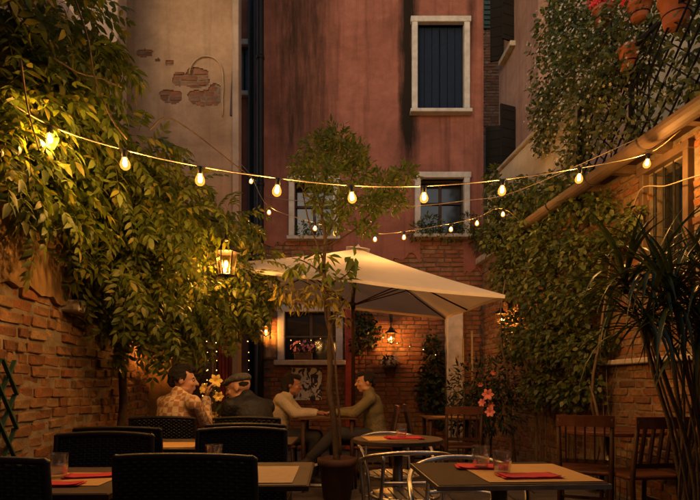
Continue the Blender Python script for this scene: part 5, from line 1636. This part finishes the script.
# ================================================================== PEOPLE
def frame_of(fwd, up=(0, 0, 1)):
    f_ = Vector(fwd).normalized(); r_ = f_.cross(Vector(up)).normalized(); u_ = r_.cross(f_)
    return r_, f_, u_
def head_shape(mb, C, fwd, up, s=1.0):
    r_, f_, u_ = frame_of(fwd, up); M = Matrix((r_, f_, u_)).transposed()
    q = lambda a, b, c: Vector(C) + (r_ * a + f_ * b + u_ * c) * s
    B = lambda p, x, y, z: mb.ball(p, x * s, y * s, z * s, M)
    B(q(0, -.012, .028), .074, .096, .088)                # cranium
    B(q(0, .030, -.030), .058, .062, .082)                # face
    B(q(0, .050, -.088), .032, .030, .026)                # chin
    for sd in (-1, 1):
        B(q(sd * .036, .010, -.070), .026, .045, .026)    # jaw
        B(q(sd * .034, .066, -.026), .024, .020, .022)    # cheek
        B(q(sd * .076, -.012, -.008), .009, .020, .031)   # ear
        B(q(sd * .028, .082, .026), .024, .012, .008)     # brow
    mb.capsule(q(0, .092, .008), q(0, .112, -.026), .009 * s, .014 * s, 8)   # nose
    B(q(0, .088, -.054), .022, .012, .007); B(q(0, .086, -.066), .020, .012, .008)   # lips
    return r_, f_, u_, q
def hand_shape(mb, W, D, N, thumb, curl=.5, s=1.0):
    """W wrist, D pointing direction, N palm normal, thumb = side sign"""
    W, D, N = Vector(W), Vector(D).normalized(), Vector(N); N = (N - D * N.dot(D)).normalized(); S = D.cross(N) * thumb
    M = Matrix((S, D, N)).transposed()
    mb.ball(W + D * .045 * s, .040 * s, .052 * s, .017 * s, M)
    for k, L in enumerate((.066, .076, .070, .055)):
        b = W + D * .082 * s + S * (.030 - k * .020) * s
        a1, a2 = curl * .6, curl * 1.5
        p1 = b + (D * math.cos(a1) + N * math.sin(a1)) * L * .52 * s
        p2 = p1 + (D * math.cos(a2) + N * math.sin(a2)) * L * .50 * s
        mb.capsule(b - D * .02 * s, p1, .0098 * s, .009 * s, 8); mb.capsule(p1, p2, .009 * s, .0075 * s, 8)
    b = W + D * .022 * s + S * .030 * s
    p1 = b + (D * .55 + S * .75 + N * .25).normalized() * .042 * s; p2 = p1 + (D * .85 + S * .35 + N * .35).normalized() * .034 * s
    mb.capsule(b, p1, .013 * s, .0105 * s, 8); mb.capsule(p1, p2, .0105 * s, .0085 * s, 8)

def person(label, J, top, bottom, skin, sleeve=1.0, open_front=False, shoe='shoe_dark'):
    """J: joints in world space. sleeve: 0 none, .5 to the elbow, 1 to the wrist"""
    root = empty('person', (J['pel'][0], J['pel'][1], 0), 0, label, 'person')
    V_ = {k: Vector(v) for k, v in J.items() if k not in ('curl',)}
    off = wloc(root)
    tr_, tf, tu = frame_of(V_['tf'], V_['chest'] - V_['pel'])
    TM = Matrix((tr_, tf, tu)).transposed()
    mid = V_['pel'].lerp(V_['chest'], .5)
    def torso(mb, e, lower=True):
        if lower: mb.ball(V_['pel'], .165 + e, .125 + e, .12 + e, TM)
        mb.ball(V_['pel'].lerp(V_['chest'], .28), .150 + e, .115 + e, .13 + e, TM)
        mb.ball(mid + tu * .02, .148 + e, .112 + e, .15 + e, TM)
        mb.ball(V_['chest'], .165 + e, .118 + e, .155 + e, TM)
        mb.ball(V_['chest'] + tu * .09, .150 + e, .095 + e, .085 + e, TM)
        mb.capsule(V_['shl'], V_['shr'], .052 + e, .052 + e)
        for s_ in ('shl', 'shr'):
            mb.ball(V_[s_], .054 + e, .052 + e, .056 + e, TM)
            mb.capsule(V_[s_].lerp(V_['neck'], .2), V_['neck'] - tu * .01, .045 + e, .045 + e)
    b = MB()
    torso(b, 0)
    b.capsule(V_['neck'] - tu * .03, V_['head'] - Vector((0, 0, .04)), .056, .050)
    r_, f_, u_, q = head_shape(b, V_['head'], V_['hf'], V_['hu'])
    for s_, th in (('l', 1), ('r', -1)):
        sh, el, wr = V_['sh' + s_], V_['el' + s_], V_['wr' + s_]
        b.capsule(sh, el, .050, .040); b.capsule(el, wr, .041, .027)
        D = V_.get('hd' + s_, wr - el)
        hand_shape(b, wr, D, V_.get('hn' + s_, Vector((0, 0, -1)) + tf * .2), th, J.get('curl', .6))
    for s_ in ('l', 'r'):
        hp, kn, an = V_['hip' + s_], V_['kn' + s_], V_['an' + s_]
        b.capsule(V_['pel'].lerp(hp, .6), hp, .10, .088); b.capsule(hp, kn, .086, .058); b.capsule(kn, an, .056, .038)
    link('body', remeshed(b, 'body', .0075, 3, off), skin, root)
    # shirt or jacket
    c = MB(); torso(c, .013, True)
    c.capsule(V_['neck'] - tu * .035, V_['neck'] + tu * .012, .072, .066)
    for s_ in ('l', 'r'):
        sh, el, wr = V_['sh' + s_], V_['el' + s_], V_['wr' + s_]
        if sleeve <= .5: c.capsule(sh, sh.lerp(el, sleeve * 2 * .9), .068, .062)
        else:
            c.capsule(sh, el, .062, .056); c.capsule(el, el.lerp(wr, (sleeve - .5) * 2 * .93), .056, .044)
    link('shirt', remeshed(c, 'shirt', .010, 9, off), top, root)
    l_ = MB(); l_.ball(V_['pel'] - tu * .02, .183, .143, .115, TM)
    for s_ in ('l', 'r'):
        hp, kn, an = V_['hip' + s_], V_['kn' + s_], V_['an' + s_]
        l_.capsule(V_['pel'].lerp(hp, .5), hp, .118, .105); l_.capsule(hp, kn, .104, .074); l_.capsule(kn, kn.lerp(an, .93), .073, .056)
    link('trousers', remeshed(l_, 'trousers', .011, 3, off), bottom, root)
    for s_ in ('l', 'r'):
        an, fd = V_['an' + s_], V_['fd' + s_].normalized()
        m = MB(); toe = an + fd * .17 + Vector((0, 0, -.045)) 
        m.capsule(an + Vector((0, 0, -.02)) - fd * .02, an + fd * .06 + Vector((0, 0, -.035)), .044, .042); m.capsule(an + fd * .05 + Vector((0, 0, -.04)), toe, .042, .034); m.capsule(an + Vector((0, 0, .02)), an - Vector((0, 0, .02)), .046, .045)
        sh_ = link('shoe', remeshed(m, 'shoe', .008, 3, off), shoe, root)
        m = MB(); up_ = Vector((0, 0, 1)); up_ = (up_ - fd * up_.dot(fd)).normalized(); sd = fd.cross(up_)
        N = 16; vs = []
        for lay in (-.088, -.066):
            for k in range(N):
                a = 2 * math.pi * k / N; vs.append(an + fd * (.065 + .145 * math.cos(a)) + sd * .045 * math.sin(a) * (1.05 if math.cos(a) > 0 else .85) + up_ * lay)
        m.add(vs, [(k, (k + 1) % N, N + (k + 1) % N, N + k) for k in range(N)] + [tuple(range(N - 1, -1, -1)), tuple(range(N, 2 * N))])
        m.build('sole', 'rubber_white', root)
    for sd in (-1, 1):
        m = MB(); m.ball(q(sd * .028, .079, .006), .0105, n=10, m=7); e_ = m.build('eye', 'eye_white', root, smooth=True)
        m = MB(); m.ball(q(sd * .028, .0875, .006), .0055, n=8, m=6); m.build('iris', 'hair_black', e_, smooth=True)
    return root, q, off
def hair(root, q, off, shapes, mat='hair_black', name='hair', vox=.008, rough=0.006):
    m = MB()
    for (a, b_, c_, rx, ry, rz) in shapes:
        p = q(a, b_, c_); X, Y, Z = q(1, 0, 0) - q(0, 0, 0), q(0, 1, 0) - q(0, 0, 0), q(0, 0, 1) - q(0, 0, 0)
        m.ball(p, rx, ry, rz, Matrix((X, Y, Z)).transposed())
    me = remeshed(m, name, vox, 2, off)
    for v in me.vertices:
        nn_ = v.normal; v.co += nn_ * rough * (noise.noise(v.co * 55) + .6 * noise.noise(v.co * 120))
    return link(name, me, mat, root)
SHORT_HAIR = [(0, -.030, .045, .082, .092, .084), (0, .040, .088, .062, .052, .036), (-.066, -.025, .03, .022, .055, .05), (.066, -.025, .03, .022, .055, .05), (0, -.085, -.005, .060, .035, .055)]

# man in the checked shirt: seated with his back to the wall side, in profile to the right, right arm raised over the table
X0 = -1.375
r, q, off = person('man in a checked shirt seated by the ochre wall reaching towards yellow lilies', dict(
    pel=(X0 - .01, 4.27, .56), chest=(X0 - .01, 4.30, .84), tf=(.55, .85, 0), neck=(X0 + .015, 4.33, 1.03), head=(X0 + .04, 4.36, 1.145), hf=(1, .22, -.06), hu=(.08, .05, 1),
    shl=(X0 - .135, 4.42, .955), shr=(X0 + .16, 4.22, .965), ell=(X0 - .14, 4.62, .80), elr=(X0 + .20, 4.44, .76), wrl=(X0 + .04, 4.78, .79), wrr=(P(206, 0, 4.62).x, 4.62, 1.00),
    hdr=(.15, .15, 1), hnr=(1, .4, 0), hdl=(1, .3, -.1), hipl=(X0 - .10, 4.35, .53), hipr=(X0 + .08, 4.30, .53), knl=(X0 - .02, 4.72, .55), knr=(X0 + .20, 4.62, .54),
    anl=(X0 + .0, 4.70, .10), anr=(X0 + .20, 4.62, .10), fdl=(.4, 1, 0), fdr=(.5, 1, 0), curl=.9), 'cloth_check', 'cloth_denim', 'skin', 1.0)
hair(r, q, off, SHORT_HAIR + [(0, -.01, .10, .06, .07, .035), (0, .075, .085, .04, .025, .02), (.02, -.09, .04, .05, .03, .05)], rough=.010)

# man in the flat cap: back to us, hunched over the table, facing left
X1 = -.76
r, q, off = person('man in a black shirt and flat cap hunched over the table of yellow lilies', dict(
    pel=(X1 + .06, 4.26, .56), chest=(X1 - .02, 4.40, .83), tf=(-.65, .75, -.15), neck=(X1 - .085, 4.46, 1.00), head=(X1 - .16, 4.49, 1.085), hf=(-1, .22, -.22), hu=(-.25, .1, 1),
    shl=(X1 - .19, 4.30, .94), shr=(X1 + .07, 4.54, .925), ell=(X1 - .27, 4.30, .69), elr=(X1 - .06, 4.80, .77), wrl=(X1 - .34, 4.62, .785), wrr=(X1 - .26, 4.86, .785),
    hipl=(X1 - .03, 4.28, .53), hipr=(X1 + .13, 4.34, .53), knl=(X1 - .18, 4.60, .54), knr=(X1 + .02, 4.72, .54), anl=(X1 - .16, 4.56, .10), anr=(X1 + .04, 4.68, .10), fdl=(-.5, 1, 0), fdr=(-.4, 1, 0)),
    'cloth_black', 'cloth_denim', 'skin', .12)
hair(r, q, off, [(0, -.050, .02, .074, .055, .04)], rough=.003)
cp = hair(r, q, off, [(0, -.022, .070, .088, .105, .050), (0, .035, .066, .082, .075, .034), (0, .085, .052, .064, .055, .013)], 'cap_tweed', 'flat_cap', .007, .002)

# woman in the pale cardigan, in profile to the right
X2, Y2 = -.74, 6.06
r, q, off = person('woman in a pale cardigan leaning on the table opposite the olive jacket', dict(
    pel=(X2 - .09, Y2 + .02, .56), chest=(X2 - .02, Y2 + .02, .83), tf=(1, -.12, -.1), neck=(X2 + .04, Y2 + .02, 1.01), head=(X2 + .095, Y2 + .02, 1.115), hf=(1, -.05, -.12), hu=(.1, 0, 1),
    shl=(X2 + .02, Y2 + .17, .955), shr=(X2 - .02, Y2 - .15, .955), ell=(X2 + .15, Y2 + .19, .80), elr=(X2 + .14, Y2 - .17, .80), wrl=(X2 + .36, Y2 + .10, .805), wrr=(X2 + .36, Y2 - .10, .805),
    hipl=(X2 - .02, Y2 + .10, .53), hipr=(X2 - .02, Y2 - .07, .53), knl=(X2 + .36, Y2 + .10, .54), knr=(X2 + .36, Y2 - .08, .54), anl=(X2 + .34, Y2 + .10, .10), anr=(X2 + .30, Y2 - .09, .10), fdl=(1, 0, 0), fdr=(1, -.1, 0)),
    'cloth_cream', 'cloth_denim', 'skin_dark', 1.0)
hair(r, q, off, SHORT_HAIR + [(0, -.09, .0, .07, .04, .08), (0, -.085, -.07, .055, .035, .06), (0, -.07, -.12, .05, .035, .06), (.06, -.05, -.06, .022, .035, .07), (-.06, -.05, -.06, .022, .035, .07)], rough=.005)

# man in the olive jacket, in profile to the left, one leg crossed over the other
X3, Y3 = .20, 6.02
r, q, off = person('man in an open olive jacket with crossed legs and laced shoes facing the woman', dict(
    pel=(X3 + .09, Y3, .56), chest=(X3 + .04, Y3, .84), tf=(-1, -.18, -.05), neck=(X3 + .01, Y3, 1.03), head=(X3 - .03, Y3 - .01, 1.145), hf=(-1, -.16, -.08), hu=(-.06, 0, 1),
    shl=(X3 + .02, Y3 - .19, .965), shr=(X3 + .04, Y3 + .18, .965), ell=(X3 - .16, Y3 - .20, .80), elr=(X3 - .14, Y3 + .18, .82), wrl=(X3 - .36, Y3 - .08, .81), wrr=(X3 - .35, Y3 + .10, .81),
    hipl=(X3 + .02, Y3 - .09, .54), hipr=(X3 + .02, Y3 + .09, .53), knl=(X3 - .36, Y3 - .22, .60), knr=(X3 - .38, Y3 + .02, .52), anl=(X3 - .62, Y3 - .28, .34), anr=(X3 - .34, Y3 + .03, .10), fdl=(-.9, -.3, -.1), fdr=(-1, 0, 0)),
    'cloth_olive', 'cloth_denim', 'skin', 1.0)
hair(r, q, off, SHORT_HAIR, rough=.003)
